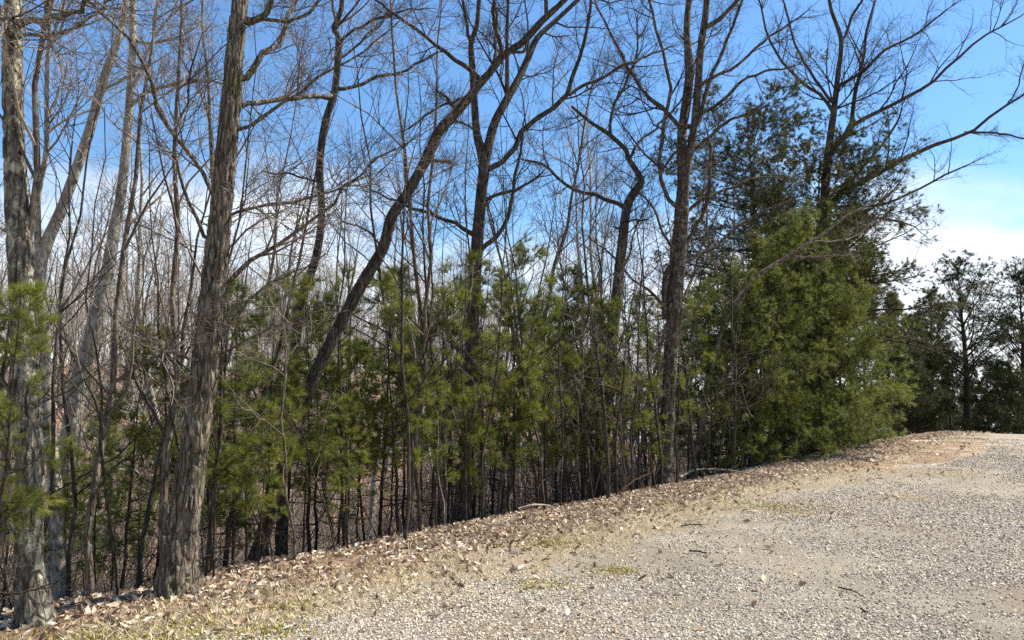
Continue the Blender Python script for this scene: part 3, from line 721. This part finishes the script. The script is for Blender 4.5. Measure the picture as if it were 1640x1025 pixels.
def conifer(root, r, H, r0, Lmax, whorls, per, first, live, elev=(5, 50), sec=7, ter=3, tuft=3, needle=None, mat_n=None, mat_b=None,
            profile=0.8, wob=0.10, k1=7, bend=0.0, minl=0.25, keep=1.0, trunk_sides=10, top=1.0, dead=0.35, skirt=1.0, ragged=0.6):
    """pine: trunk, bare branches and a needle crown under an Empty"""
    hz = np.linspace(-0.25, H, 12)
    P = np.stack([bend * np.sin(hz * 0.6 + r.random() * 6) + r.normal(0, 0.012, 12), bend * np.cos(hz * 0.5 + r.random() * 6) + r.normal(0, 0.012, 12), hz], 1)
    P[:, :2] -= P[1, :2]
    R = np.maximum(r0 * (1 - (np.maximum(hz, 0) / H) ** 1.1), 0.006)
    b = Build(); b.add(*tubes(P[None], R[None], trunk_sides)); b.make('trunk', mat_b, root)
    hs = np.linspace(first, H * 0.97, whorls)
    h = np.repeat(hs, per) + r.normal(0, 0.25 * (H - first) / whorls, whorls * per)
    h = np.clip(h, first * 0.7, H * 0.985)
    h = h[r.random(len(h)) < np.where(h > live, keep, dead)]
    N = len(h); az = r.random(N) * 2 * math.pi
    rel = np.clip((h - first) / (H - first), 0, 1)
    ln = np.maximum(Lmax * (1 - rel * top) ** profile * (0.85 - 0.5 * ragged + ragged * r.random(N)), minl)
    ln = ln * (skirt + (1 - skirt) * np.clip(rel / 0.22, 0, 1))
    el = np.radians(elev[0] + (elev[1] - elev[0]) * rel + r.normal(0, 8, N))
    d = np.stack([np.cos(az) * np.cos(el), np.sin(az) * np.cos(el), np.sin(el)], 1)
    pos = np.stack([np.interp(h, hz, P[:, j]) for j in range(3)], 1)
    B = np.empty((N, k1, 3)); B[:, 0] = pos
    for j in range(1, k1):
        B[:, j] = B[:, j - 1] + d * (ln / (k1 - 1))[:, None]
        d = unit(d + wob * r.normal(size=(N, 3)) + np.array([0, 0, 0.05]))
    r1 = np.minimum(np.interp(h, hz, R) * 0.5, 0.012 * ln + 0.002)
    RR = r1[:, None] * np.linspace(1, 0.25, k1)[None]
    br = Build(); br.add(*tubes(B, RR, 4))
    alive = h > live
    sb, sr = spawn(B, RR, sec, 0.22, 1.0, (35, 62), 0.42, 5, r, 0.06, 0.12, 0.6, lmin=0.12, lmax=1.2)
    # side shoots lie mostly level
    c0 = sb[:, :1]; sb = c0 + (sb - c0) * np.array([1, 1, 0.6])
    br.add(*tubes(sb, sr, 3))
    sa = sb[:, 0, 2] > live - 0.1
    tb, trr = spawn(sb[sa], sr[sa], ter, 0.2, 1.0, (30, 60), 0.5, 4, r, 0.08, 0.12, 0.7, lmin=0.08, lmax=0.5)
    br.add(*tubes(tb, trr, 3))
    br.make('branches', mat_b, root)
    nd = Build()
    kw = needle or {}
    for Q, t0, n in ((tb, 0.2, tuft), (sb[sa], 0.5, tuft), (B[alive], 0.65, tuft + 1)):
        if len(Q) == 0: continue
        p, dr = along(Q, t0, n, r)
        nd.add(*needle_tufts(p, dr, r, **kw))
    nd.make('crown', mat_n, root, None, False)
    return root

HERO_U = [(52, 'the lichen blotched trunk'), (160, 'the curved pale trunk'), (320, 'the ridged oak'), (500, 'the crooked dark trunk'),
          (640, 'the leaning trunk'), (760, 'the wide Y fork'), (985, 'the bent oak'), (1085, 'the double stem')]
HERO_MARK = [(50, 'the lichen blotched trunk'), (120, 'the curved pale maple'), (300, 'the ridged oak'), (455, 'the leaning oak'), (745, 'the Y forked oak'),
             (962, 'the bent oak'), (1068, 'the double stemmed maple'), (1300, 'the sweeping maple')]
def where(u):
    """place named by the marked trunks on either side"""
    if u < 30: return 'left of the lichen blotched trunk'
    if u > 1430: return 'beyond the dense pines'
    if u > 1300: return 'right of the sweeping maple'
    for (a, na), (b, nb) in zip(HERO_MARK[:-1], HERO_MARK[1:]):
        if a <= u < b:
            f = (u - a) / (b - a)
            if f < 0.25: return 'just right of ' + na
            if f > 0.75: return 'just left of ' + nb
            return f'between {na[4:].replace("the ", "")} and {nb[4:]}'
    return 'left of the lichen blotched trunk'

# dense young white pines at the drive's edge
NB = dict(k=14, ln=0.135, w=0.0044, spread=40, droop=0.03)
bush = []
for q in range(3):
    r = np.random.default_rng(300 + q)
    root = thing('dense_pine', 'x', 'pine tree', (0, 0, 0), 'dense pines massed at the edge of the drive')
    conifer(root, r, 6.2, 0.05, 1.75, 16, 6, 0.12, 0.1, (6, 58), 8.5, 3.0, 4, NB, M_NEEDLE_BUSH, M_PINEBARK, 0.34, top=0.92, skirt=0.62, keep=0.85, ragged=1.0)
    bush.append(root)
placed = 0
def put(protos, used, q, loc, rz, sc, label, group, tilt=(0, 0)):
    """the first time moves the prototype itself, later copies it"""
    p = protos[q]
    if not used.get(id(p.data) if p.data else p.name):
        used[p.name] = True
        p.location = tuple(float(v) for v in loc); p.rotation_euler = (tilt[0], tilt[1], rz)
        p.scale = (sc,) * 3 if np.isscalar(sc) else sc
        p['label'] = label; p['group'] = group
        return p
    return dup(p, loc, rz, sc, label, group, tilt)
used_b = {}
BUSH = [  # u of the stem, depth, scale, how it looks
    (1366, 21.3, 0.99, 'bright green pine skirted to the ground at the right end of the row'),
    (1350, 19.6, 0.93, 'full round pine with sunlit tips, second from the right end of the dense row'),
    (1332, 18.2, 0.80, 'dense pine leaning over the leaf drift, third from the right end of the row'),
    (1340, 22.3, 0.93, 'taller dense pine standing behind the right end of the row'),
    (1318, 17.4, 0.84, 'bushy dark green pine below the slanting bare limb'),
    (1300, 19.8, 0.88, 'tall dense pine peaking under the sweeping maple limbs'),
    (1285, 16.4, 0.80, 'thick green pine with hollow shade beneath, middle of the dense row'),
    (1262, 18.6, 0.83, 'pointed dense pine in front of the old dark pine trunk'),
    (1245, 15.8, 0.72, 'small dense pine crowding the fallen pale branch'),
    (1222, 17.3, 0.83, 'dense pine with grey green needles left of the thick row'),
    (1200, 15.3, 0.62, 'low dense pine nearest the tip of the fallen pale branch'),
    (1168, 16.3, 0.70, 'narrow dense pine at the left end of the thick row'),
    (1140, 15.2, 0.58, 'short airy pine just right of the double stemmed maple'),
    (1388, 24.0, 0.98, 'dense pine at the far corner where the drive crests'),
]
for i, (u, dpt, sc, lab) in enumerate(BUSH):
    p = unproject(u, 700, dpt)
    put(bush, used_b, i % 3, (p[0], p[1], float(terrain(p[0], p[1]))), i * 1.9, (sc * 0.95, sc * 0.95, sc), lab, 'dense pines massed at the edge of the drive')

# sparse young pines, bare below and tufted above
NS = dict(k=15, ln=0.13, w=0.0026, spread=36, droop=0.03)
young = []
for q in range(4):
    r = np.random.default_rng(330 + q)
    root = thing('young_pine', 'x', 'pine tree', (0, 0, 0), 'young pines in the undergrowth')
    conifer(root, r, 3.6, 0.026, 1.0, 10, 5, 0.5, 0.95 + 0.22 * q, (-4, 45), 4.6, 2.2, 5, NS, M_NEEDLE, M_PINEBARK, 0.55, 0.13, bend=0.05, keep=0.8)
    young.append(root)
used_y = {}
YP = [(0, 4.6, .58), (-45, 5.6, .68), (205, 7.0, .66), (255, 8.2, .72), (380, 7.2, .72), (432, 8.1, .80), (500, 8.8, .88), (555, 9.4, .92), (610, 9.7, .94), (640, 8.9, .82),
      (690, 9.3, .80), (715, 10.6, 1.0), (775, 10.2, .95), (800, 11.2, 1.12), (825, 10.4, .86), (875, 10.9, .88),
      (900, 12.2, 1.04), (945, 12.8, 1.0), (975, 12.1, .86), (1020, 12.6, .82), (1045, 13.8, .95), (1100, 14.4, .92), (1120, 15.4, 1.02),
      (350, 6.5, .45), (300, 7.6, .55), (560, 7.7, .42), (700, 8.9, .42), (840, 10.4, .40), (985, 12.4, .42), (420, 6.9, .40), (160, 7.4, .48), (770, 14, 1.15), (870, 15, 1.2), (930, 16, 1.2), (120, 9.5, .6), (190, 10.5, .75), (230, 8.6, .5), (110, 7.6, .45), (270, 11, .8), (20, 8.5, .7), (340, 9.5, .7), (400, 7.6, .55), (450, 8.4, .6), (490, 8.1, .5), (545, 8.6, .62), (575, 8.9, .5), (625, 9.0, .58), (675, 9.4, .62), (725, 10.0, .55), (790, 10.6, .62), (815, 10.9, .5), (865, 11.2, .6), (905, 11.6, .52), (935, 11.9, .62), (960, 12.3, .55), (1010, 12.9, .62), (1035, 13.1, .5), (510, 9.6, .8), (650, 10.4, .85), (750, 11.4, .88), (890, 12.6, .9)]
seen_labels = {}
for i, (u, dpt, sc) in enumerate(YP):
    p = unproject(u, 700, dpt)
    size = 'knee high' if sc < .5 else ('small' if sc < .75 else ('mid sized' if sc < .95 else 'tall'))
    lab = f"{size} young pine with feathery tufts {where(u)}"
    seen_labels[lab] = seen_labels.get(lab, 0) + 1
    put(young, used_y, i % 4, (p[0], p[1], float(terrain(p[0], p[1]))), i * 2.3, sc, lab, 'young pines in the undergrowth',
        (float(rng.normal(0, .03)), float(rng.normal(0, .03))))

# two old scraggly pines behind the dense row
ND = dict(k=13, ln=0.10, w=0.006, spread=50, droop=0.0)
for (u, dpt, H, seed, lab) in ((1207, 19.0, 9.0, 1, 'old scraggly pine with flat dark layers behind the left of the dense row'),
                               (1330, 20.0, 9.3, 2, 'old dark pine with upswept boughs rising among the sweeping maple limbs')):
    r = np.random.default_rng(350 + seed)
    p = unproject(u, 700, dpt); z = float(terrain(p[0], p[1]))
    root = thing('old_pine', lab, 'pine tree', (p[0], p[1], z), 'old dark pines')
    top = unproject(u, 185 if seed == 1 else 245, dpt)[2] - z
    conifer(root, r, top, 0.15, 3.1, 12, 10, 2.6, 2.9, (-4, 26), 12, 4, 5, ND, M_NEEDLE_OLD, M_PINEBARK, 0.22, 0.12, bend=0.10, keep=0.9, minl=1.0, top=0.9)

# dark pines beyond the crest of the drive
NF = dict(k=10, ln=0.17, w=0.012, spread=50, droop=0.0)
FAR = [  # u, depth, top v, half width, kind, label
    (1548, 41, 428, 3.6, 'vase', 'tall dark pine with a broad open crown standing alone against the cloud'),
    (1500, 43, 468, 2.2, 'up', 'dark pine just left of the broad crowned pine beyond the crest'),
    (1470, 39, 510, 1.8, 'up', 'slim dark pine beside the dense green row past the crest'),
    (1440, 36, 480, 2.1, 'up', 'olive pine half hidden behind the end of the dense green row'),
    (1522, 46, 540, 2.0, 'low', 'lower shaded pine filling in behind the broad crowned pine'),
    (1585, 45, 580, 1.8, 'low', 'small dark pine right of the broad crowned pine'),
    (1612, 38, 585, 2.0, 'low', 'bushy green pine by the far gravel edge'),
    (1650, 40, 440, 3.4, 'vase', 'dark pine cut off by the right side of the view'),
    (1690, 44, 470, 2.6, 'up', 'dark pine outside the right side'),
    (1455, 47, 560, 2.2, 'low', 'shadowed low pine in the gap past the dense green row'),
    (1640, 48, 600, 2.2, 'low', 'low dark pine under the cut off crown at the right'),
    (1490, 50, 560, 2.2, 'low', 'hindmost low pine between the slim and broad crowned pines'),
    (1560, 50, 590, 2.0, 'low', 'hindmost low pine behind the broad crowned trunk'),
]
rf = np.random.default_rng(91)
for j in range(30):
    uu = 1335 + 320 * (j + rf.random()) / 30
    if 1570 < uu < 1606: continue
    dd_ = rf.uniform(48, 78)
    FAR.append((uu, dd_, 622 + rf.uniform(-70, 25) + (30 if 1575 < uu < 1625 else 0), rf.uniform(1.6, 2.6), 'low', 'shadowed pine in the dark stand filling the view beyond the crest'))
for i, (u, dpt, vt, hw, kind, lab) in enumerate(FAR):
    if u > 1660: continue
    r = np.random.default_rng(370 + i)
    p = unproject(u, 695, dpt); z = float(terrain(p[0], p[1]))
    H = unproject(u, vt, dpt)[2] - z
    root = thing('dark_pine', lab, 'pine tree', (p[0], p[1], z), 'dark pines beyond the crest')
    if kind == 'vase':
        conifer(root, r, H, 0.24, hw * 1.15, 17, 6, H * 0.34, H * 0.40, (30, 62), 8, 2.8, 3, NF, M_NEEDLE_DARK, M_PINEBARK, 0.42, 0.12, bend=0.05, keep=0.85, minl=0.8)
    elif kind == 'up':
        conifer(root, r, H, 0.18, hw * 1.15, 17, 6, H * 0.18, H * 0.26, (5, 50), 9, 3.2, 4, NF, M_NEEDLE_DARK, M_PINEBARK, 0.5, 0.12, bend=0.06, keep=0.9, minl=0.5)
    else:
        conifer(root, r, H, 0.10, hw, 13, 6, 0.3, 0.4, (0, 50), 8, 2.8, 3, NF, M_NEEDLE_DARK, M_PINEBARK, 0.5, 0.12)

# ------------------------------------------------------------------ woods in the ravine: bare trees of eight kinds, then saplings
def bare_proto(seed, H, r0, lean, mat, tw, first=0.3, dens=1.0):
    r = np.random.default_rng(500 + seed)
    k = 16; hz = np.linspace(-0.5, H, k)
    drift = np.cumsum(np.cumsum(r.normal(0, 0.045, (k, 2)), 0) * 0.45 + r.normal(0, 0.05, (k, 2)), 0) * H / k * 1.4
    P = np.column_stack([lean * np.maximum(hz, 0) + drift[:, 0] - drift[1, 0], drift[:, 1] - drift[1, 1], hz])
    R = np.maximum(r0 * (1 - 0.93 * (np.maximum(hz, 0) / H) ** 0.9), 0.008)
    root = thing('bare_tree', 'x', 'tree', (0, 0, 0), 'bare trees filling the ravine')
    A = resample(np.column_stack([P, R]), 60)
    V, F = trunk_mesh(A[:, :3], A[:, 3], 0.08, seed, 12, 0.25, 0.25)
    l1 = spawn(P[None], R[None], 15 * dens, first, 0.98, (28, 60), 0.26, 8, r, 0.13, 0.16, 0.6, lmin=1.0, lmax=4.5)
    b = Build(); b.add(V, F); b.add(*tubes(*l1, 5)); b.make('trunk', mat, root)
    cr = Build()
    l2 = spawn(*l1, 6 * dens, 0.15, 1, (28, 60), 0.45, 6, r, 0.10, 0.18, 0.6, rtip=0.003, lmax=2)
    l3 = spawn(*l2, 4.5 * dens, 0.15, 1, (28, 62), 0.5, 5, r, 0.08, 0.2, 0.7, rtip=0.0026, lmax=1.1)
    l4 = spawn(*l3, 2.0 * dens, 0.2, 1, (28, 62), 0.55, 3, r, 0.06, 0.2, 0.8, rtip=0.0024, lmax=0.6)
    for (p_, r_), m in ((l2, 4), (l3, 3), (l4, 3)): cr.add(*tubes(p_, np.maximum(r_, 0.0024), m))
    cr.make('crown', tw, root)
    return root
bare = [bare_proto(0, 12, .12, 0.10, M_PALE, M_TWIG_PALE), bare_proto(1, 14, .14, 0.03, M_BROWN, M_TWIG_PALE), bare_proto(2, 11, .09, 0.16, M_PALE, M_TWIG_PALE),
        bare_proto(3, 13, .11, -0.04, M_BROWN, M_TWIG_PALE), bare_proto(4, 10, .08, 0.05, M_PALE, M_TWIG_PALE, 0.2), bare_proto(5, 15, .16, 0.0, M_BROWN, M_TWIG_PALE),
        bare_proto(6, 9, .06, 0.08, M_PALE, M_TWIG, 0.15), bare_proto(7, 12, .10, 0.22, M_BROWN, M_TWIG_PALE)]
KIND = ['pale grey tree', 'tall brown tree', 'slim leaning tree', 'upright brown tree', 'slight pale tree', 'stout brown tree', 'low branched tree', 'slanting brown tree']
def band(dpt):
    return ('behind the verge' if dpt < 15 else 'down the slope' if dpt < 23 else 'in the ravine' if dpt < 31 else 'low across the ravine' if dpt < 40 else 'high across the ravine')
used_t = {}
r = np.random.default_rng(77)
spots = []
tries = 0
while len(spots) < 135 and tries < 20000:
    tries += 1
    u = r.uniform(-160, 1240); dpt = 11 + 47 * r.random() ** 0.62
    p = unproject(u, 650, dpt)
    s = edge_s(p[0], p[1])
    if s < 2.6 or s > 60: continue
    if any((p[0] - a) ** 2 + (p[1] - b) ** 2 < (0.9 + dpt * 0.02) ** 2 for a, b, *_ in spots): continue
    spots.append((p[0], p[1], u, dpt))
spots.sort(key=lambda q: q[3])
for i, (x, y, u, dpt) in enumerate(spots):
    q = int(r.integers(8)); sc = float(r.uniform(0.72, 1.12))
    lab = f"{KIND[q]} {band(dpt)}, {where(u)}"
    put(bare, used_t, q, (x, y, float(terrain(x, y))), float(r.normal(0, 0.9)), (sc * .95, sc * .95, sc), lab, 'bare trees filling the ravine',
        (float(r.normal(0, .07)), float(r.normal(0.04, .09))))

def sapling_proto(seed, H, r0, mat, tw, nb=9, lean=0.05):
    r = np.random.default_rng(600 + seed)
    k = 12; hz = np.linspace(-0.1, H, k)
    dr = np.cumsum(r.normal(0, 0.035, (k, 2)), 0)
    P = np.column_stack([lean * hz + dr[:, 0] - dr[0, 0], dr[:, 1] - dr[0, 1], hz])
    R = np.maximum(r0 * (1 - 0.85 * np.maximum(hz, 0) / H), 0.003)
    root = thing('sapling', 'x', 'sapling', (0, 0, 0), 'bare saplings under the trees')
    b = Build(); b.add(*tubes(P[None], R[None], 7)); b.make('stem', mat, root)
    cr = Build()
    l1 = spawn(P[None], R[None], nb, 0.18, 1, (30, 65), 0.32, 7, r, 0.12, 0.17, 0.6, lmin=0.4, lmax=1.5)
    cr.add(*tubes(*l1, 4))
    l2 = spawn(*l1, 4, 0.2, 1, (30, 62), 0.5, 5, r, 0.08, 0.2, 0.7, lmax=0.8); cr.add(*tubes(*l2, 3))
    l3 = spawn(*l2, 2.5, 0.2, 1, (30, 62), 0.5, 4, r, 0.06, 0.2, 0.8, lmax=0.4); cr.add(*tubes(*l3, 3))
    cr.make('twigs', tw, root)
    return root
sap = [sapling_proto(0, 4.6, .018, M_DARK, M_TWIG_DARK), sapling_proto(1, 3.6, .013, M_BROWN, M_TWIG, 8, 0.1), sapling_proto(2, 5.6, .026, M_DARK, M_TWIG_DARK, 11, 0.02),
       sapling_proto(3, 2.4, .009, M_PALE, M_TWIG_PALE, 8, -0.1), sapling_proto(4, 6.5, .034, M_BROWN, M_TWIG, 12, 0.06), sapling_proto(5, 3.0, .012, M_DARK, M_TWIG, 9, 0.25)]
SKIND = ['dark thin sapling', 'brown whip sapling', 'tall dark sapling', 'pale low sapling', 'tall brown sapling', 'dark slanting sapling']
used_s = {}
r = np.random.default_rng(78)
n_s = 0
while n_s < 105:
    t = r.uniform(-1.5, 17); s = 0.35 + abs(r.normal(0, 1.1)) if r.random() < 0.8 else r.uniform(1, 6)
    x = E0[0] + ET[0] * t + EN[0] * s; y = E0[1] + ET[1] * t + EN[1] * s
    z = float(terrain(x, y)); u, v = project((x, y, z + 1))
    if u < -60 or u > 1200 or y < 4.2: continue
    q = int(r.choice(6, p=[.26, .14, .22, .1, .1, .18])); sc = float(r.uniform(0.75, 1.2))
    lab = f"{SKIND[q]} {'on the verge lip' if s < 1 else 'on the slope'}, {where(u)}"
    put(sap, used_s, q, (x, y, z), float(r.uniform(0, 6.28)), sc, lab, 'bare saplings under the trees', (float(r.normal(0, .06)), float(r.normal(0.03, .08))))
    n_s += 1

# ------------------------------------------------------------------ far hillside woods: one mass
def far_woods():
    r = np.random.default_rng(88)
    tw = Build(); n = 0
    while n < 620:
        th = math.radians(r.uniform(-42, 30)); dist = r.uniform(52, 150)
        x, y = dist * math.sin(th), dist * math.cos(th)
        if edge_s(x, y) < 30: continue
        n += 1
        z = float(terrain(x, y)); H = r.uniform(8, 13)
        k = 7; hz = np.linspace(-0.5, H, k)
        P = np.column_stack([x + np.cumsum(r.normal(0, .25, k)), y + np.cumsum(r.normal(0, .25, k)), z + hz])
        R = np.linspace(0.13, 0.02, k)
        tw.add(*tubes(P[None], R[None], 5))
        l1 = spawn(P[None], R[None], 14, 0.2, 1, (25, 55), 0.3, 5, r, 0.12, 0.16, 0.5, rtip=0.012, lmax=4)
        l2 = spawn(*l1, 5, 0.15, 1, (28, 60), 0.5, 4, r, 0.1, 0.18, 0.8, rtip=0.009, lmax=2)
        l3 = spawn(*l2, 3, 0.2, 1, (28, 60), 0.6, 3, r, 0.1, 0.18, 0.9, rtip=0.008, lmax=1.2)
        for (p_, r_) in (l1, l2, l3): tw.add(*tubes(p_, np.maximum(r_, 0.008), 3))
    o = tw.make('far_woods', M_TWIG_PALE, None)
    o['kind'] = 'stuff'; o['label'] = 'grey leafless woods covering the far hillside'
far_woods()

def undergrowth():
    r = np.random.default_rng(89)
    b = Build(); n = 0
    while n < 1900:
        th = math.radians(r.uniform(-44, 24)); dist = 7 + 50 * r.random() ** 0.9
        x, y = dist * math.sin(th), dist * math.cos(th)
        s = edge_s(x, y)
        if s < 3.4 or s > 62: continue
        n += 1
        z = float(terrain(x, y)); m = int(r.integers(2, 6)); k = 6; H = r.uniform(0.6, 2.9)
        d = unit(np.column_stack([r.normal(0, .3, m), r.normal(0, .3, m), np.ones(m)]))
        P = np.empty((m, k, 3)); P[:, 0] = np.array([x, y, z - .05]) + r.normal(0, .12, (m, 3)) * [1, 1, 0]
        for j in range(1, k):
            P[:, j] = P[:, j - 1] + d * (H * r.uniform(.7, 1.1) / (k - 1)); d = unit(d + r.normal(0, .14, (m, 3)))
        w = 0.004 + 0.00016 * dist
        R = np.repeat((np.linspace(2.2, 0.8, k) * w)[None], m, 0)
        b.add(*tubes(P, R, 4))
        l1 = spawn(P, R, 6, 0.2, 1, (28, 65), 0.42, 5, r, 0.08, 0.18, 0.7, rtip=w * .5, lmax=1.3); b.add(*tubes(l1[0], np.maximum(l1[1], w * .55), 3))
        l2 = spawn(*l1, 4, 0.2, 1, (28, 65), 0.5, 4, r, 0.05, 0.2, 0.8, rtip=w * .4, lmax=.7); b.add(*tubes(l2[0], np.maximum(l2[1], w * .4), 3))
    o = b.make('undergrowth', M_TWIG, None)
    o['kind'] = 'stuff'; o['label'] = 'tangled leafless brush covering the ravine slopes'
undergrowth()

# ------------------------------------------------------------------ fallen sticks
def stick(name, label, pts, rad, mat, lift=0.02, twigs=0, seed=0):
    r = np.random.default_rng(700 + seed)
    P = []
    for (u, v, h) in pts:
        dd = (CAM_Z - h) * FPX / (v - HORIZON)
        x = (u - 820) / FPX * dd
        P.append([x, dd, float(terrain(x, dd)) + h + lift])
    P = resample(P, 12); base = np.array([P[0, 0], P[0, 1], float(terrain(P[0, 0], P[0, 1]))])
    P += np.concatenate([np.zeros((1, 3)), np.cumsum(r.normal(0, 0.006, (11, 3)), 0)]) * np.array([1, 1, 0.3])
    R = rad * np.linspace(1, 0.45, 12)
    b = Build(); b.add(*tubes(P[None], R[None], 7))
    root = thing(name, label, 'stick', base)
    b.make('shaft', mat, root, base)
    if twigs:
        t = Build(); a = spawn(P[None], R[None], twigs, 0.3, 1, (25, 55), 0.3, 6, r, 0.05, 0.12, 0.7)
        t.add(*tubes(*a, 5)); t.make('twig', mat, root, base)
stick('fallen_branch', 'long pale arched branch fallen out onto the leaves before the dense pines', [(1085, 752, .10), (1110, 742, .16), (1150, 745, .10), (1190, 757, .03), (1235, 764, .0)], 0.022, M_STICK, 0.03, 4, 1)
stick('fallen_stick', 'short dark stick on the gravel below the pale fallen branch', [(1098, 878, 0), (1116, 880, 0), (1134, 882, 0)], 0.009, M_DARKSTICK, 0.02, 0, 2)
stick('fallen_stick', 'long thin dark stick lying in the foreground gravel', [(1328, 934, 0), (1350, 940, 0), (1373, 951, 0)], 0.006, M_DARKSTICK, 0.02, 0, 3)
stick('fallen_stick', 'thin pale stick at the rim of gravel and dry grass', [(1110, 852, 0), (1145, 848, 0), (1178, 845, 0)], 0.007, M_STICK, 0.02, 1, 4)
stick('fallen_stick', 'crooked brown stick among leaves above the pale thin stick', [(1085, 840, 0), (1100, 838, 0), (1120, 838, 0)], 0.009, M_DARKSTICK, 0.02, 2, 5)
stick('fallen_stick', 'small dark stick nearest the lower right foreground', [(1362, 966, 0), (1374, 972, 0)], 0.008, M_DARKSTICK, 0.02, 0, 6)
stick('fallen_branch', 'bleached broken branch propped under the pines left of the double stem', [(990, 776, .02), (1010, 766, .22), (1030, 758, .38)], 0.016, M_STICK, 0.02, 1, 7)
stick('fallen_branch', 'bleached forked branch lying under the young pines', [(830, 812, .12), (855, 806, .16), (880, 806, .12)], 0.018, M_STICK, 0.02, 2, 8)
stick('fallen_stick', 'pale straight stick on the leafy verge at the left', [(190, 1020, 0), (205, 1008, 0), (218, 999, 0)], 0.006, M_STICK, 0.02, 0, 9)
r = np.random.default_rng(95)
for j in range(9):
    u0 = [70, 150, 215, 30, 260, 420, 560, 690, 880][j]; dp = [13, 17, 20, 22, 15, 18, 21, 17, 19][j]
    q = unproject(u0, 700, dp); ang = r.uniform(0, 6.28); ln = r.uniform(1.6, 4.0)
    tt = np.linspace(0, 1, 10)
    P = np.column_stack([q[0] + np.cos(ang) * ln * tt + np.cumsum(r.normal(0, .03, 10)), q[1] + np.sin(ang) * ln * tt, np.zeros(10)])
    P[:, 2] = terrain(P[:, 0], P[:, 1]) + 0.10 + 0.25 * tt * r.random()
    R = r.uniform(.03, .07) * np.linspace(1, .5, 10)
    base = np.array([P[0, 0], P[0, 1], float(terrain(P[0, 0], P[0, 1]))])
    root = thing('fallen_branch', f'bleached fallen limb on the ravine leaves, {where(u0)}', 'branch', base, 'fallen limbs on the ravine floor')
    b = Build(); b.add(*tubes(P[None], R[None], 8)); b.make('shaft', M_STICK, root, base)
    t_ = Build(); t_.add(*tubes(*spawn(P[None], R[None], 5, .3, 1, (30, 60), .3, 6, r, .1, .15, .7), 5)); t_.make('twigs', M_STICK, root, base)
for nm, (u, v, w) in (('flat_stone', (1463, 706, .55)),):
    dd = CAM_Z * FPX / (v - HORIZON); x = (u - 820) / FPX * dd
    r = np.random.default_rng(int(u)); n = 18
    a = np.sort(r.random(n)) * 2 * math.pi
    ring = np.column_stack([np.cos(a) * w * (0.8 + .3 * r.random(n)), np.sin(a) * w * .6 * (0.8 + .3 * r.random(n)), np.full(n, .02) + r.normal(0, .004, n)])
    V = np.vstack([ring, ring * [1.08, 1.08, 0] - [0, 0, .05], [[0, 0, .028]]])
    i = np.arange(n); j = np.roll(i, -1)
    o = new_mesh(nm, V, [np.stack([i + n, j + n, j, i], 1), np.stack([i, j, np.full(n, 2 * n)], 1)], None, None, False)
    m, nn, ll, b, oo = mat_new('bare_rock')
    no = nn.new('ShaderNodeTexNoise'); no.inputs['Scale'].default_value = 9; no.inputs['Detail'].default_value = 6
    rr_ = ramp(nn, [(0.3, (0.36, 0.27, 0.18)), (0.7, (0.58, 0.49, 0.37))]); ll.new(no.outputs['Fac'], rr_.inputs[0]); ll.new(rr_.outputs[0], b.inputs['Base Color'])
    b.inputs['Roughness'].default_value = 0.95
    o.data.materials.append(m)
    o.location = (x, dd, float(terrain(x, dd)))
    o['label'] = 'pale flat rock slab bedded in the dirt at the crest'
    o['category'] = 'rock'
